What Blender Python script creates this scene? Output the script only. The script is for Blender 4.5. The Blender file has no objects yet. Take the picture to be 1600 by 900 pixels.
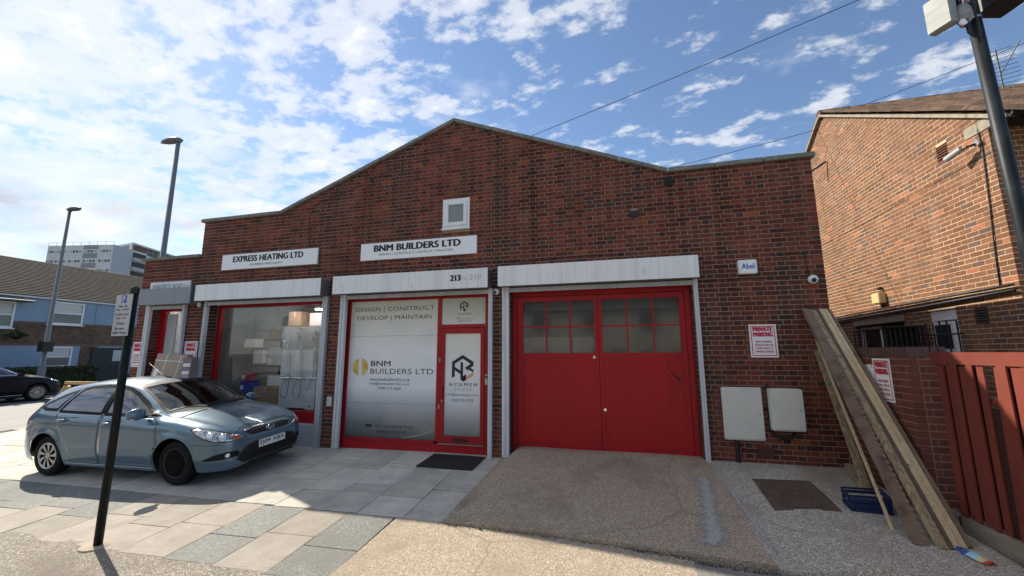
import bpy, bmesh, math, random
from mathutils import Vector, Matrix
from mathutils.bvhtree import BVHTree
random.seed(7)
sc = bpy.context.scene
COL = sc.collection
PI = math.pi

# ------------------------------------------------------------------ camera
FPX, YAW, PITCH, ROLL = 629.2, .25743, .158286, -.0030976
CAM = Vector((0, -6.907, 1.588))
_f = Vector((-math.sin(YAW)*math.cos(PITCH), math.cos(YAW)*math.cos(PITCH), math.sin(PITCH)))
_r = Vector((math.cos(YAW), math.sin(YAW), 0)); _u = _r.cross(_f)
CR = _r*math.cos(ROLL)+_u*math.sin(ROLL); CU = -_r*math.sin(ROLL)+_u*math.cos(ROLL)
cd = bpy.data.cameras.new('camera'); cam = bpy.data.objects.new('camera', cd); COL.objects.link(cam)
cd.sensor_width = 36; cd.lens = FPX/1600*36; cd.clip_end = 3000; cd.clip_start = .05
M = Matrix((CR, CU, -_f)).transposed().to_4x4(); M.translation = CAM; cam.matrix_world = M
sc.camera = cam
sc.render.resolution_x, sc.render.resolution_y = 1024, 576

# ------------------------------------------------------------------ light
SUN = Vector((-1.107, .48, 1.0)).normalized()
sd = bpy.data.lights.new('sun', 'SUN'); sd.energy = 5.0; sd.angle = math.radians(.53); sd.color = (1, .91, .76)
so = bpy.data.objects.new('sun', sd); COL.objects.link(so)
so.rotation_euler = (-SUN).to_track_quat('-Z', 'Y').to_euler(); so.location = (0, 0, 30)
W = bpy.data.worlds.new('World'); sc.world = W; W.use_nodes = True
wn, wl = W.node_tree.nodes, W.node_tree.links
wn.clear()
def N(nodes, t, **k):
    n = nodes.new(t)
    for a, b in k.items():
        if a.startswith('i_'): n.inputs[a[2:].replace('_', ' ')].default_value = b
        elif a.startswith('n_'): n.inputs[int(a[2:])].default_value = b
        else: setattr(n, a, b)
    return n
def ramp(nodes, stops, interp='LINEAR'):
    r = nodes.new('ShaderNodeValToRGB'); r.color_ramp.interpolation = interp
    e = r.color_ramp.elements
    while len(e) < len(stops): e.new(.5)
    for i, (p, c) in enumerate(stops):
        e[i].position = p; e[i].color = (*c, 1) if len(c) == 3 else c
    return r
def g3(v): return (v, v, v)
sky = N(wn, 'ShaderNodeTexSky', sky_type='NISHITA', sun_disc=False, sun_elevation=math.asin(SUN.z),
        sun_rotation=math.atan2(SUN.x, SUN.y), altitude=30, air_density=1.0, dust_density=.15, ozone_density=2.6)
bsky = N(wn, 'ShaderNodeBackground', n_1=.112); wl.new(sky.outputs[0], bsky.inputs[0])
tc = N(wn, 'ShaderNodeTexCoord')
sep = N(wn, 'ShaderNodeSeparateXYZ'); wl.new(tc.outputs['Generated'], sep.inputs[0])
def wmath(op, a, b=None, c=None):
    n = N(wn, 'ShaderNodeMath', operation=op)
    for i, x in enumerate((a, b, c)):
        if x is None: continue
        if isinstance(x, (int, float)): n.inputs[i].default_value = x
        else: wl.new(x, n.inputs[i])
    return n.outputs[0]
den = wmath('ADD', wmath('MAXIMUM', sep.outputs[2], 0.0), .11)
cx, cy = wmath('DIVIDE', sep.outputs[0], den), wmath('DIVIDE', sep.outputs[1], den)
comb = N(wn, 'ShaderNodeCombineXYZ'); wl.new(cx, comb.inputs[0]); wl.new(cy, comb.inputs[1])
def wnoise(scale, detail, rough, off=(0, 0, 0), stretch=(1, 1, 1), rot=0.):
    mp = N(wn, 'ShaderNodeMapping'); mp.inputs['Location'].default_value = off; mp.inputs['Scale'].default_value = stretch
    mp.inputs['Rotation'].default_value = (0, 0, rot)
    wl.new(comb.outputs[0], mp.inputs[0])
    n = N(wn, 'ShaderNodeTexNoise', noise_dimensions='3D', i_Scale=scale, i_Detail=detail, i_Roughness=rough)
    wl.new(mp.outputs[0], n.inputs[0]); return n.outputs[0]
# coverage: cloudier towards the sun side, broken mid height field, clear to the right
side = wmath('MULTIPLY_ADD', sep.outputs[0], -.29, -.01)
big = wnoise(.55, 3, .5, (3.1, 7.7, 0))
cov = wmath('ADD', wmath('MULTIPLY_ADD', big, 1.25, -.60), side)
puff = wnoise(5.2, 6, .62, (1.3, .4, 0), (1, 1.35, 1), .5)       # mottled small puffs
soft = wnoise(1.25, 6, .56, (5.2, 2.3, 0))
m1 = wmath('ADD', wmath('MULTIPLY_ADD', puff, 3.4, -1.58), wmath('MULTIPLY', cov, 1.7))
lowk = wmath('MAXIMUM', wmath('MULTIPLY_ADD', sep.outputs[2], -1.9, 1.0), 0.0)
m2 = wmath('ADD', wmath('MULTIPLY_ADD', soft, 3.6, -2.02), wmath('MULTIPLY', wmath('MULTIPLY_ADD', lowk, .55, .45), wmath('MULTIPLY', sep.outputs[0], -.75)))
mask = wmath('MAXIMUM', wmath('MULTIPLY', m1, .95), m2)
rm = ramp(wn, [(.03, g3(0)), (.40, g3(.62)), (.85, g3(1))], 'EASE'); wl.new(wmath('MULTIPLY', mask, .85), rm.inputs[0])
# thick cloud has grey bellies, thin cloud is white
thick = wnoise(1.5, 5, .55, (9.2, 4.1, 0), (1, 1.6, 1), .3)
low = wmath('SUBTRACT', 1.0, wmath('MULTIPLY', sep.outputs[2], 1.9))
belly = wmath('MULTIPLY', wmath('MULTIPLY_ADD', thick, 3.2, -1.25), wmath('MAXIMUM', low, 0.0))
rc = ramp(wn, [(.05, (.90, .91, .93)), (.38, (.66, .70, .77)), (.80, (.40, .45, .54))]); wl.new(belly, rc.inputs[0])
bcl = N(wn, 'ShaderNodeBackground', n_1=.79); wl.new(rc.outputs[0], bcl.inputs[0])
mx = N(wn, 'ShaderNodeMixShader'); wl.new(rm.outputs[0], mx.inputs[0]); wl.new(bsky.outputs[0], mx.inputs[1]); wl.new(bcl.outputs[0], mx.inputs[2])
wo = N(wn, 'ShaderNodeOutputWorld'); wl.new(mx.outputs[0], wo.inputs[0])
vs = sc.view_settings; vs.view_transform = 'Standard'; vs.look = 'None'; vs.exposure = .56; vs.gamma = 1
sc.render.engine = 'CYCLES'

# ------------------------------------------------------------------ helpers: projection
def ray(u, v): return _f + CR*((u-800)/FPX) - CU*((v-450)/FPX)
def proj(p):
    q = Vector(p)-CAM; d = q.dot(_f)
    return 800+FPX*q.dot(CR)/d, 450-FPX*q.dot(CU)/d, d

# ------------------------------------------------------------------ materials
MATS = {}
def mat(name, col, rough=.7, metal=0., var=None, bump=None, coat=0., spec=.5, alpha=None, emit=None, mapping='world'):
    """var = (scale, colour2, lo, hi[, detail]); several allowed; bump = (scale, strength, distance)"""
    if name in MATS: return MATS[name]
    m = bpy.data.materials.new(name); m.use_nodes = True; MATS[name] = m
    n, l = m.node_tree.nodes, m.node_tree.links; b = n['Principled BSDF']
    b.inputs['Base Color'].default_value = (*col, 1); b.inputs['Roughness'].default_value = rough
    b.inputs['Metallic'].default_value = metal; b.inputs['Specular IOR Level'].default_value = spec
    if coat: b.inputs['Coat Weight'].default_value = coat; b.inputs['Coat Roughness'].default_value = .04
    if emit: b.inputs['Emission Color'].default_value = (*emit[0], 1); b.inputs['Emission Strength'].default_value = emit[1]
    geo = n.new('ShaderNodeNewGeometry') if mapping == 'world' else n.new('ShaderNodeTexCoord')
    pos = geo.outputs['Position'] if mapping == 'world' else geo.outputs['Object']
    prev = None
    for v in (var or []):
        sc_, c2, lo, hi = v[:4]
        mp = N(n, 'ShaderNodeMapping'); mp.inputs['Scale'].default_value = sc_ if isinstance(sc_, tuple) else g3(sc_); l.new(pos, mp.inputs[0])
        kind = v[4] if len(v) > 4 else 'noise'
        if kind == 'crack':
            wz = N(n, 'ShaderNodeTexNoise', i_Scale=3.0, i_Detail=6.0); l.new(mp.outputs[0], wz.inputs[0])
            ma = N(n, 'ShaderNodeMix', data_type='VECTOR'); ma.inputs[0].default_value = .16; l.new(mp.outputs[0], ma.inputs[4]); l.new(wz.outputs['Color'], ma.inputs[5])
            t = N(n, 'ShaderNodeTexVoronoi', feature='DISTANCE_TO_EDGE', i_Scale=1.0); l.new(ma.outputs[1], t.inputs[0])
            src = t.outputs['Distance']
        elif kind == 'vor':
            t = N(n, 'ShaderNodeTexVoronoi', feature='F1', i_Scale=1.0); l.new(mp.outputs[0], t.inputs[0])
            sx = N(n, 'ShaderNodeSeparateColor'); l.new(t.outputs['Color'], sx.inputs[0]); src = sx.outputs[0]
        else:
            t = N(n, 'ShaderNodeTexNoise', i_Scale=1.0, i_Detail=5.0, i_Roughness=.6); l.new(mp.outputs[0], t.inputs[0]); src = t.outputs[0]
        r = ramp(n, [(lo, g3(0)), (hi, g3(1))] if lo < hi else [(hi, g3(1)), (lo, g3(0))]); l.new(src, r.inputs[0])
        mxn = N(n, 'ShaderNodeMix', data_type='RGBA'); l.new(r.outputs[0], mxn.inputs[0])
        if prev is None: mxn.inputs[6].default_value = (*col, 1)
        else: l.new(prev, mxn.inputs[6])
        mxn.inputs[7].default_value = (*c2, 1); prev = mxn.outputs[2]
    if prev is not None: l.new(prev, b.inputs['Base Color'])
    if bump:
        mp = N(n, 'ShaderNodeMapping'); s = bump[0]; mp.inputs['Scale'].default_value = s if isinstance(s, tuple) else g3(s); l.new(pos, mp.inputs[0])
        t = N(n, 'ShaderNodeTexNoise', i_Scale=1.0, i_Detail=4.0); l.new(mp.outputs[0], t.inputs[0])
        bp = N(n, 'ShaderNodeBump', i_Strength=bump[1], i_Distance=bump[2]); l.new(t.outputs[0], bp.inputs['Height']); l.new(bp.outputs[0], b.inputs['Normal'])
    return m
def glass(name, tint=(1, 1, 1), clear=.9, rough=0., refl=.06):
    """thin pane: see-through plus fresnel reflection"""
    if name in MATS: return MATS[name]
    m = bpy.data.materials.new(name); m.use_nodes = True; MATS[name] = m
    n, l = m.node_tree.nodes, m.node_tree.links; n.clear()
    o = N(n, 'ShaderNodeOutputMaterial'); tr = N(n, 'ShaderNodeBsdfTransparent'); tr.inputs[0].default_value = (*[c*clear for c in tint], 1)
    gl = N(n, 'ShaderNodeBsdfGlossy', i_Roughness=rough); fr = N(n, 'ShaderNodeLayerWeight', i_Blend=.5)
    p5 = N(n, 'ShaderNodeMath', operation='POWER', n_1=4.); l.new(fr.outputs['Facing'], p5.inputs[0])
    dbl = N(n, 'ShaderNodeMath', operation='MULTIPLY_ADD', n_1=.85, n_2=refl); dbl.use_clamp = True; l.new(p5.outputs[0], dbl.inputs[0])
    mx_ = N(n, 'ShaderNodeMixShader'); l.new(dbl.outputs[0], mx_.inputs[0]); l.new(tr.outputs[0], mx_.inputs[1]); l.new(gl.outputs[0], mx_.inputs[2])
    l.new(mx_.outputs[0], o.inputs[0]); return m
def brick_mat(name, stops, per_object, grime, mottle=.35):
    m = bpy.data.materials.new(name); m.use_nodes = True
    n, l = m.node_tree.nodes, m.node_tree.links; b = n['Principled BSDF']; b.inputs['Roughness'].default_value = .85; b.inputs['Specular IOR Level'].default_value = .25
    a = N(n, 'ShaderNodeAttribute', attribute_name='tone', attribute_type='OBJECT' if per_object else 'GEOMETRY')
    r = ramp(n, stops); l.new(a.outputs['Fac'], r.inputs[0])
    geo = n.new('ShaderNodeNewGeometry')
    def noise(sc_, lo, hi, det=5.):
        mp = N(n, 'ShaderNodeMapping'); mp.inputs['Scale'].default_value = sc_ if isinstance(sc_, tuple) else g3(sc_); l.new(geo.outputs['Position'], mp.inputs[0])
        t = N(n, 'ShaderNodeTexNoise', i_Scale=1., i_Detail=det, i_Roughness=.65); l.new(mp.outputs[0], t.inputs[0])
        rr = ramp(n, [(lo, g3(0)), (hi, g3(1))]); l.new(t.outputs[0], rr.inputs[0]); return rr.outputs[0], t.outputs[0]
    f1, h1 = noise(38., .35, .75); f2, _ = noise((1.3, 1.3, .24), .45, .66); f3, _ = noise((2.3, 2.3, .8), .52, .70)
    mul = N(n, 'ShaderNodeMix', data_type='RGBA', blend_type='MULTIPLY'); mul.inputs[0].default_value = mottle
    l.new(r.outputs[0], mul.inputs[6]); l.new(f1, mul.inputs[7])
    g = N(n, 'ShaderNodeMix', data_type='RGBA'); mm = N(n, 'ShaderNodeMath', operation='MULTIPLY', n_1=grime[1]); l.new(f2, mm.inputs[0]); l.new(mm.outputs[0], g.inputs[0])
    l.new(mul.outputs[2], g.inputs[6]); g.inputs[7].default_value = (*grime[0], 1)
    g2 = N(n, 'ShaderNodeMix', data_type='RGBA'); mm = N(n, 'ShaderNodeMath', operation='MULTIPLY', n_1=grime[3]); l.new(f3, mm.inputs[0]); l.new(mm.outputs[0], g2.inputs[0])
    l.new(g.outputs[2], g2.inputs[6]); g2.inputs[7].default_value = (*grime[2], 1)
    f4, _ = noise((1.9, 1.9, .13), .55, .70, 7.); g3_ = N(n, 'ShaderNodeMix', data_type='RGBA', blend_type='MULTIPLY'); mm = N(n, 'ShaderNodeMath', operation='MULTIPLY', n_1=grime[4]); l.new(f4, mm.inputs[0]); l.new(mm.outputs[0], g3_.inputs[0])
    l.new(g2.outputs[2], g3_.inputs[6]); g3_.inputs[7].default_value = (.30, .27, .26, 1)
    l.new(g3_.outputs[2], b.inputs['Base Color'])
    bp = N(n, 'ShaderNodeBump', i_Strength=.5, i_Distance=.004); l.new(h1, bp.inputs['Height']); l.new(bp.outputs[0], b.inputs['Normal'])
    return m
FAC_ST = [(0, (.085, .022, .018)), (.16, (.16, .038, .024)), (.45, (.23, .055, .033)), (.72, (.285, .073, .041)), (.84, (.195, .051, .034)),
          (.88, (.072, .034, .030)), (.980, (.115, .058, .046)), (.988, (.34, .09, .040)), (1, (.38, .11, .05))]
HOU_ST = [(0, (.18, .086, .048)), (.3, (.255, .115, .062)), (.6, (.31, .138, .074)), (.85, (.21, .102, .060)), (.90, (.15, .095, .085)), (.96, (.20, .12, .10)), (.97, (.50, .19, .10)), (1, (.46, .17, .09))]
GAR_ST = [(0, (.15, .045, .03)), (.5, (.20, .058, .036)), (.9, (.24, .07, .042)), (1, (.16, .05, .04))]
BM = {}
for k, st, gr in (('fac', FAC_ST, ((.040, .024, .021), .72, (.27, .12, .09), .28, .85)), ('hou', HOU_ST, ((.20, .11, .075), .35, (.42, .25, .16), .25, .25)),
                  ('gar', GAR_ST, ((.08, .035, .028), .4, (.24, .10, .07), .2, .4))):
    BM[k] = (brick_mat('brick_'+k, st, False, gr), brick_mat('brick_piece_'+k, st, True, gr))
mortar_f = mat('mortar_tan', (.35, .28, .20), .95, var=[((1.1, 1.1, .5), (.17, .125, .092), .42, .70), (25, (.31, .25, .18), .3, .8)])
mortar_h = mat('mortar_cream', (.60, .46, .29), .95, var=[(1.1, (.46, .35, .22), .4, .75)])
mortar_g = mat('mortar_garden', (.30, .20, .15), .95)
concrete = mat('coping_concrete', (.20, .19, .165), .9, var=[(3, (.15, .145, .125), .4, .65), (26, (.36, .34, .29), .5, .75)], bump=(40, .4, .004))
white_alu = mat('white_aluminium', (.82, .83, .83), .38, var=[((5., 5., .35), (.66, .67, .66), .50, .75), ((38., 38., .7), (.60, .60, .59), .54, .74), ((9., 9., 2.), (.56, .55, .53), .64, .78)])
white_pl = mat('white_plastic', (.80, .81, .81), .4, var=[(2.5, (.70, .71, .70), .45, .8)])
sign_white = mat('sign_white', (.85, .86, .86), .35)
galv = mat('galvanised_rail', (.50, .53, .56), .45, .25, var=[((7, 7, 1.2), (.38, .41, .44), .4, .7)])
lightrail = mat('white_rail', (.66, .69, .71), .45, var=[((7, 7, 1.0), (.50, .53, .55), .42, .72)])
darkbox = mat('box_side_grey', (.16, .155, .15), .6)
slate = mat('slate_paint', (.26, .295, .33), .5, var=[((4, 4, .5), (.22, .25, .28), .4, .7)])
red = mat('red_gloss', (.38, .008, .013), .40, spec=.35, var=[(1.6, (.30, .009, .013), .4, .7), (23, (.48, .12, .11), .70, .78)])
redm = mat('red_door_paint', (.40, .008, .013), .42, spec=.3, var=[((2.2, 2.2, .7), (.32, .008, .012), .4, .68), (34, (.46, .09, .08), .70, .78), ((3, 3, 9), (.20, .010, .012), .66, .8)], bump=((60, 60, 4), .15, .002))
black = mat('black_plastic', (.012, .012, .013), .5)
blackg = mat('black_gloss', (.01, .01, .012), .15)
ink = mat('black_ink', (.012, .012, .014), .6)
inkred = mat('red_ink', (.52, .02, .05), .6)
inkblue = mat('blue_ink', (.02, .16, .52), .6)
chrome = mat('chrome', (.75, .76, .78), .12, 1.)
steel = mat('brushed_steel', (.42, .43, .44), .35, 1.)
cream = mat('meter_box_cream', (.66, .66, .60), .5, var=[(3.2, (.55, .55, .49), .5, .78), (14, (.50, .49, .43), .66, .8)])
shop_glass = glass('shop_glass', (.97, .98, .98), .93, refl=.05)
card = mat('cardboard', (.36, .25, .16), .85, var=[(6, (.30, .21, .13), .4, .7)])
cardp = mat('cardboard_pale', (.42, .32, .25), .85, var=[(4, (.38, .28, .21), .4, .7)])

# ------------------------------------------------------------------ object helpers
def link(name, me, m=None, parent=None, loc=None, rot=None, smooth=False):
    o = bpy.data.objects.new(name, me); COL.objects.link(o)
    if m is not None and len(me.materials) == 0: me.materials.append(m)
    if parent is not None: o.parent = parent
    if loc is not None: o.location = loc
    if rot is not None: o.rotation_euler = rot
    if smooth and len(me.polygons): me.polygons.foreach_set('use_smooth', [True]*len(me.polygons))
    return o
def tag(o, label, cat, group=None):
    o['label'] = label; o['category'] = cat
    if group: o['group'] = group
    return o
def thing(name, label, cat, loc=(0, 0, 0), rz=0., group=None):
    o = bpy.data.objects.new(name, None); COL.objects.link(o); o.location = loc; o.rotation_euler = (0, 0, rz); o.empty_display_size = .1
    return tag(o, label, cat, group)
def struct(o): o['kind'] = 'structure'; return o
def stuff(o): o['kind'] = 'stuff'; return o
class MB:
    """collects shapes, builds one mesh"""
    def __init__(s): s.v = []; s.f = []
    def add(s, vs_, fs): k = len(s.v); s.v += [tuple(p) for p in vs_]; s.f += [tuple(i+k for i in f) for f in fs]; return s
    def box(s, x0, x1, y0, y1, z0, z1):
        return s.add([(x0, y0, z0), (x1, y0, z0), (x1, y1, z0), (x0, y1, z0), (x0, y0, z1), (x1, y0, z1), (x1, y1, z1), (x0, y1, z1)],
                     [(0, 3, 2, 1), (4, 5, 6, 7), (0, 1, 5, 4), (1, 2, 6, 5), (2, 3, 7, 6), (3, 0, 4, 7)])
    def tube(s, pts, r, n=8, cap=True):
        pts = [Vector(p) for p in pts]; rs = r if isinstance(r, (list, tuple)) else [r]*len(pts); vs_ = []; fs = []
        up = None
        for i, p in enumerate(pts):
            d = (pts[min(i+1, len(pts)-1)]-pts[max(i-1, 0)]).normalized()
            a = d.orthogonal().normalized() if up is None else (up-d*up.dot(d)).normalized()
            up = a; b = d.cross(a)
            for k in range(n): t = 2*PI*k/n; vs_.append(p+(a*math.cos(t)+b*math.sin(t))*rs[i])
        for i in range(len(pts)-1):
            for k in range(n): fs.append((i*n+k, i*n+(k+1) % n, (i+1)*n+(k+1) % n, (i+1)*n+k))
        if cap: fs.append(tuple(range(n))[::-1]); fs.append(tuple((len(pts)-1)*n+k for k in range(n)))
        return s.add(vs_, fs)
    def prism(s, poly, axis, a, b):
        """poly in 2-D extruded along axis from a to b: axis 'y' -> (x,z), 'x' -> (y,z), 'z' -> (x,y)"""
        def P3(p, t): return {'y': (p[0], t, p[1]), 'x': (t, p[0], p[1]), 'z': (p[0], p[1], t)}[axis]
        n = len(poly); vs_ = [P3(p, a) for p in poly]+[P3(p, b) for p in poly]
        fs = [tuple(range(n)), tuple(range(2*n-1, n-1, -1))]+[(i, i+n, (i+1) % n+n, (i+1) % n) for i in range(n)]
        return s.add(vs_, fs)
    def lathe(s, prof, c, axis='z', n=24):
        """prof = [(r, h)] about axis through c"""
        vs_ = []; fs = []; c = Vector(c)
        for r, h in prof:
            for k in range(n):
                t = 2*PI*k/n; a, b = r*math.cos(t), r*math.sin(t)
                vs_.append(c+Vector({'z': (a, b, h), 'y': (a, h, b), 'x': (h, a, b)}[axis]))
        m_ = len(prof)
        for i in range(m_-1):
            for k in range(n): fs.append((i*n+k, i*n+(k+1) % n, (i+1)*n+(k+1) % n, (i+1)*n+k))
        if prof[0][0] > 1e-5: fs.append(tuple(range(n)))
        if prof[-1][0] > 1e-5: fs.append(tuple((m_-1)*n+k for k in range(n)))
        return s.add(vs_, fs)
    def mesh(s, name, bevel=0., fix=True):
        me = bpy.data.meshes.new(name); me.from_pydata(s.v, [], s.f)
        bm = bmesh.new(); bm.from_mesh(me)
        if fix: bmesh.ops.recalc_face_normals(bm, faces=bm.faces)
        if bevel > 0:
            ed = [e for e in bm.edges if len(e.link_faces) == 2 and e.calc_face_angle() > .5]
            bmesh.ops.bevel(bm, geom=ed, offset=bevel, segments=2, affect='EDGES', clamp_overlap=True)
        bm.to_mesh(me); bm.free(); return me
    def build(s, name, m, parent=None, bevel=0., smooth=False, loc=None, rot=None, fix=True):
        return link(name, s.mesh(name, bevel, fix), m, parent, loc, rot, smooth)
def box(name, m, parent, x0, x1, y0, y1, z0, z1, bevel=0.): return MB().box(x0, x1, y0, y1, z0, z1).build(name, m, parent, bevel)
def text(name, body, m, parent, x0, x1, z0, z1, y, bold=0., to3=None):
    """lettering fitted to a box on a plane facing -y (or mapped by to3(x, z))"""
    cu = bpy.data.curves.new(name, 'FONT'); cu.body = body; cu.size = 1; cu.offset = 0; cu.resolution_u = 3; cu.space_character = 1.03
    o = bpy.data.objects.new(name, cu); COL.objects.link(o)
    dg = bpy.context.evaluated_depsgraph_get()
    me = bpy.data.meshes.new_from_object(o.evaluated_get(dg)); me.name = name
    bpy.data.objects.remove(o); bpy.data.curves.remove(cu)
    xs = [v.co.x for v in me.vertices]; ys = [v.co.y for v in me.vertices]
    a, b, c, d = min(xs), max(xs), min(ys), max(ys)
    f3 = to3 if to3 else (lambda X, Z: (X, y, Z))
    nv_ = (Vector(f3(x1, z0))-Vector(f3(x0, z0))).cross(Vector(f3(x0, z1))-Vector(f3(x0, z0))).normalized()
    fs = [tuple(p.vertices) for p in me.polygons]; co = [v.co.copy() for v in me.vertices]; vs_, ff = [], []
    bw = bold*.75*(z1-z0)/max(1e-6, d-c)          # heavier strokes: the outline is laid again a hair sideways
    for k, (ox, oz) in enumerate([(0, 0)] if bold < .008 else [(-1, 0), (0, .35), (1, 0), (0, -.35)]):
        q = len(vs_)
        for v in co: vs_.append(tuple(Vector(f3(x0+bw+(v.x-a)/(b-a)*(x1-x0-2*bw)+ox*bw, z0+(v.y-c)/(d-c)*(z1-z0)+oz*bw))+nv_*(.0002*k)))
        ff += [tuple(i+q for i in f) for f in fs]
    me2 = bpy.data.meshes.new(name); me2.from_pydata(vs_, [], ff); bpy.data.meshes.remove(me)
    return link(name, me2, m, parent)

# ------------------------------------------------------------------ brick walls
def clip(poly, a, b, c):
    """keep a*x+b*y <= c"""
    out = []
    for i in range(len(poly)):
        p, q = poly[i], poly[(i+1) % len(poly)]; fp, fq = a*p[0]+b*p[1]-c, a*q[0]+b*q[1]-c
        if fp <= 0: out.append(p)
        if (fp < 0 < fq) or (fq < 0 < fp): t = fp/(fp-fq); out.append((p[0]+t*(q[0]-p[0]), p[1]+t*(q[1]-p[1])))
    return out
def brick_wall(parent, key, O, U, Nn, u0, u1, v0, top, holes=(), bond='flemish', joint=.011, depth=.21, pieces=300, hide=(), bl=.225, ch=.075, phase=0., tones=None):
    """top = [(u, z)...] upper outline. Bricks: the ones that show largest are objects, the others one mesh."""
    O, U, Nn = Vector(O), Vector(U), Vector(Nn); Z = Vector((0, 0, 1))
    def P3(u, v, d=0.): return O+U*u+Z*v-Nn*d
    brk = [p[0] for p in top]
    zmax = max(p[1] for p in top); full = []; rest = []
    half = bl/2
    nrow = int((zmax-v0)/ch)+1
    for row in range(nrow):
        za, zb = v0+row*ch+joint/2, v0+(row+1)*ch-joint/2
        xs = []; u = u0-(bl*1.5 if bond == 'flemish' else bl)
        if bond == 'flemish':
            u += phase+(0 if row % 2 else (bl+half)/2)
            k = 0
            while u < u1: w = bl if k % 2 == 0 else half; xs.append((u, u+w)); u += w; k += 1
        else:
            u += phase+(0 if row % 2 else half)
            while u < u1: xs.append((u, u+bl)); u += bl
        for (a, b) in xs:
            tone = random.random()
            if bond == 'flemish' and b-a < .15: tone = random.choice([tone, tone, tone*.8, .86+.11*random.random(), tone*.5])
            elif bond == 'flemish' and .86 < tone < .97 and random.random() < .7: tone *= .7
            pa, pb = a+joint/2, b-joint/2
            if pb < u0+.05 or pa > u1-.05: continue
            if pa-u0 < .06: pa = u0
            if u1-pb < .06: pb = u1
            iv = [(pa, pb)]
            for (h0, h1, g0, g1) in holes:
                if zb > g0+.004 and za < g1-.004:
                    nv = []
                    for (p, q) in iv:
                        if q <= h0: nv.append((p, h0 if h0-q < .065 else q))
                        elif p >= h1: nv.append((h1 if p-h1 < .065 else p, q))
                        else:
                            if h0-p > .05: nv.append((p, h0))
                            if q-h1 > .05: nv.append((h1, q))
                    iv = nv
            cut = []
            for (p, q) in iv:
                pts = [p]+[t for t in brk if p+.004 < t < q-.004]+[q]
                cut += list(zip(pts[:-1], pts[1:]))
            for (p, q) in cut:
                if q-p < .015: continue
                poly = [(p, za), (q, za), (q, zb), (p, zb)]
                mid = (p+q)/2
                for (ta, tb) in zip(top[:-1], top[1:]):
                    if ta[0]-1e-6 <= mid <= tb[0]+1e-6:
                        sl = (tb[1]-ta[1])/(tb[0]-ta[0]); c = ta[1]-sl*ta[0]
                        poly = clip(poly, -sl, 1, c)
                if len(poly) < 3: continue
                pr = random.uniform(-.0015, .0022)
                whole = abs((q-p)-(b-a-joint)) < 1e-4 and len(poly) == 4 and abs(poly[2][1]-zb) < 1e-4 and abs(poly[3][1]-zb) < 1e-4
                area = 0
                if whole:
                    c2 = [proj(P3(*w)) for w in poly]
                    cxx = sum(w[0] for w in c2)/4; cyy = sum(w[1] for w in c2)/4
                    if 2 < cxx < 1598 and 2 < cyy < 898 and all(w[2] > .3 for w in c2) and not any(h[0] < cxx < h[2] and h[1] < cyy < h[3] for h in hide):
                        area = abs(sum(c2[i][0]*c2[(i+1) % 4][1]-c2[(i+1) % 4][0]*c2[i][1] for i in range(4)))/2
                (full if area else rest).append((area, poly, pr, tone, b-a))
    full.sort(key=lambda t: -t[0]); rest += full[pieces:]; full = full[:pieces]
    mats = BM[key]; cache = {}
    R = Matrix((U, -Nn, Z)).transposed().to_4x4()
    for ar, poly, pr, tone, w in full:
        kk = (round(w, 3), random.randrange(3))
        if kk not in cache:
            hw, hh = (w-joint)/2, (ch-joint)/2
            j = lambda: random.uniform(-.0012, .0012)
            cache[kk] = MB().add([(-hw+j(), 0, -hh+j()), (hw+j(), 0, -hh+j()), (hw+j(), 0, hh+j()), (-hw+j(), 0, hh+j()), (-hw, depth, -hh), (hw, depth, -hh), (hw, depth, hh), (-hw, depth, hh)],
                                 [(0, 1, 2, 3), (1, 5, 6, 2), (5, 4, 7, 6), (4, 0, 3, 7), (3, 2, 6, 7), (4, 5, 1, 0)]).mesh('brick')
            cache[kk].materials.append(mats[1])
        o = bpy.data.objects.new('brick', cache[kk]); COL.objects.link(o); o.parent = parent
        o['tone'] = tone
        mm = R.copy(); mm.translation = P3((poly[0][0]+poly[1][0])/2, (poly[0][1]+poly[2][1])/2, -pr); o.matrix_local = mm
    vs_, fs, tn = [], [], []
    for ar, poly, pr, tone, w in rest:
        k = len(vs_); n = len(poly)
        vs_ += [P3(u, v, -pr) for u, v in poly]+[P3(u, v, depth) for u, v in poly]
        fs.append(tuple(range(k, k+n))); tn.append(tone)
        for i in range(n): fs.append((k+i, k+n+i, k+n+(i+1) % n, k+(i+1) % n)); tn.append(tone)
    me = bpy.data.meshes.new('brickwork'); me.from_pydata([tuple(v) for v in vs_], [], fs)
    at = me.attributes.new('tone', 'FLOAT', 'FACE'); at.data.foreach_set('value', tn)
    bm = bmesh.new(); bm.from_mesh(me); bmesh.ops.recalc_face_normals(bm, faces=bm.faces); bm.to_mesh(me); bm.free()
    stuff(link('brickwork', me, mats[0], parent))

def strip_wall(m_, xs, top, holes, y0, y1, v0):
    """plain backing of a wall in the XZ plane with holes: columns between the hole edges"""
    cuts = sorted(set([p[0] for p in top]+[h for H in holes for h in H[:2]]))
    def zt(x):
        for a, b in zip(top[:-1], top[1:]):
            if a[0]-1e-6 <= x <= b[0]+1e-6: return a[1]+(b[1]-a[1])*(x-a[0])/(b[0]-a[0])
        return top[-1][1]
    for a, b in zip(cuts[:-1], cuts[1:]):
        mid = (a+b)/2; segs = [v0]
        for h0, h1, g0, g1 in sorted(holes, key=lambda h: h[2]):
            if h0 < mid < h1: segs += [g0, g1]
        segs.append(None)
        for i in range(0, len(segs), 2):
            lo, hi = segs[i], segs[i+1]
            if hi is not None and hi-lo < .002: continue
            poly = [(a, lo), (b, lo), (b, zt(b) if hi is None else hi), (a, zt(a) if hi is None else hi)]
            m_.prism(poly, 'y', y0, y1)
def rebase(t, base):
    base = Vector(base); t.location = base
    for c in t.children: c.location = c.location-base
    return t

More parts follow.
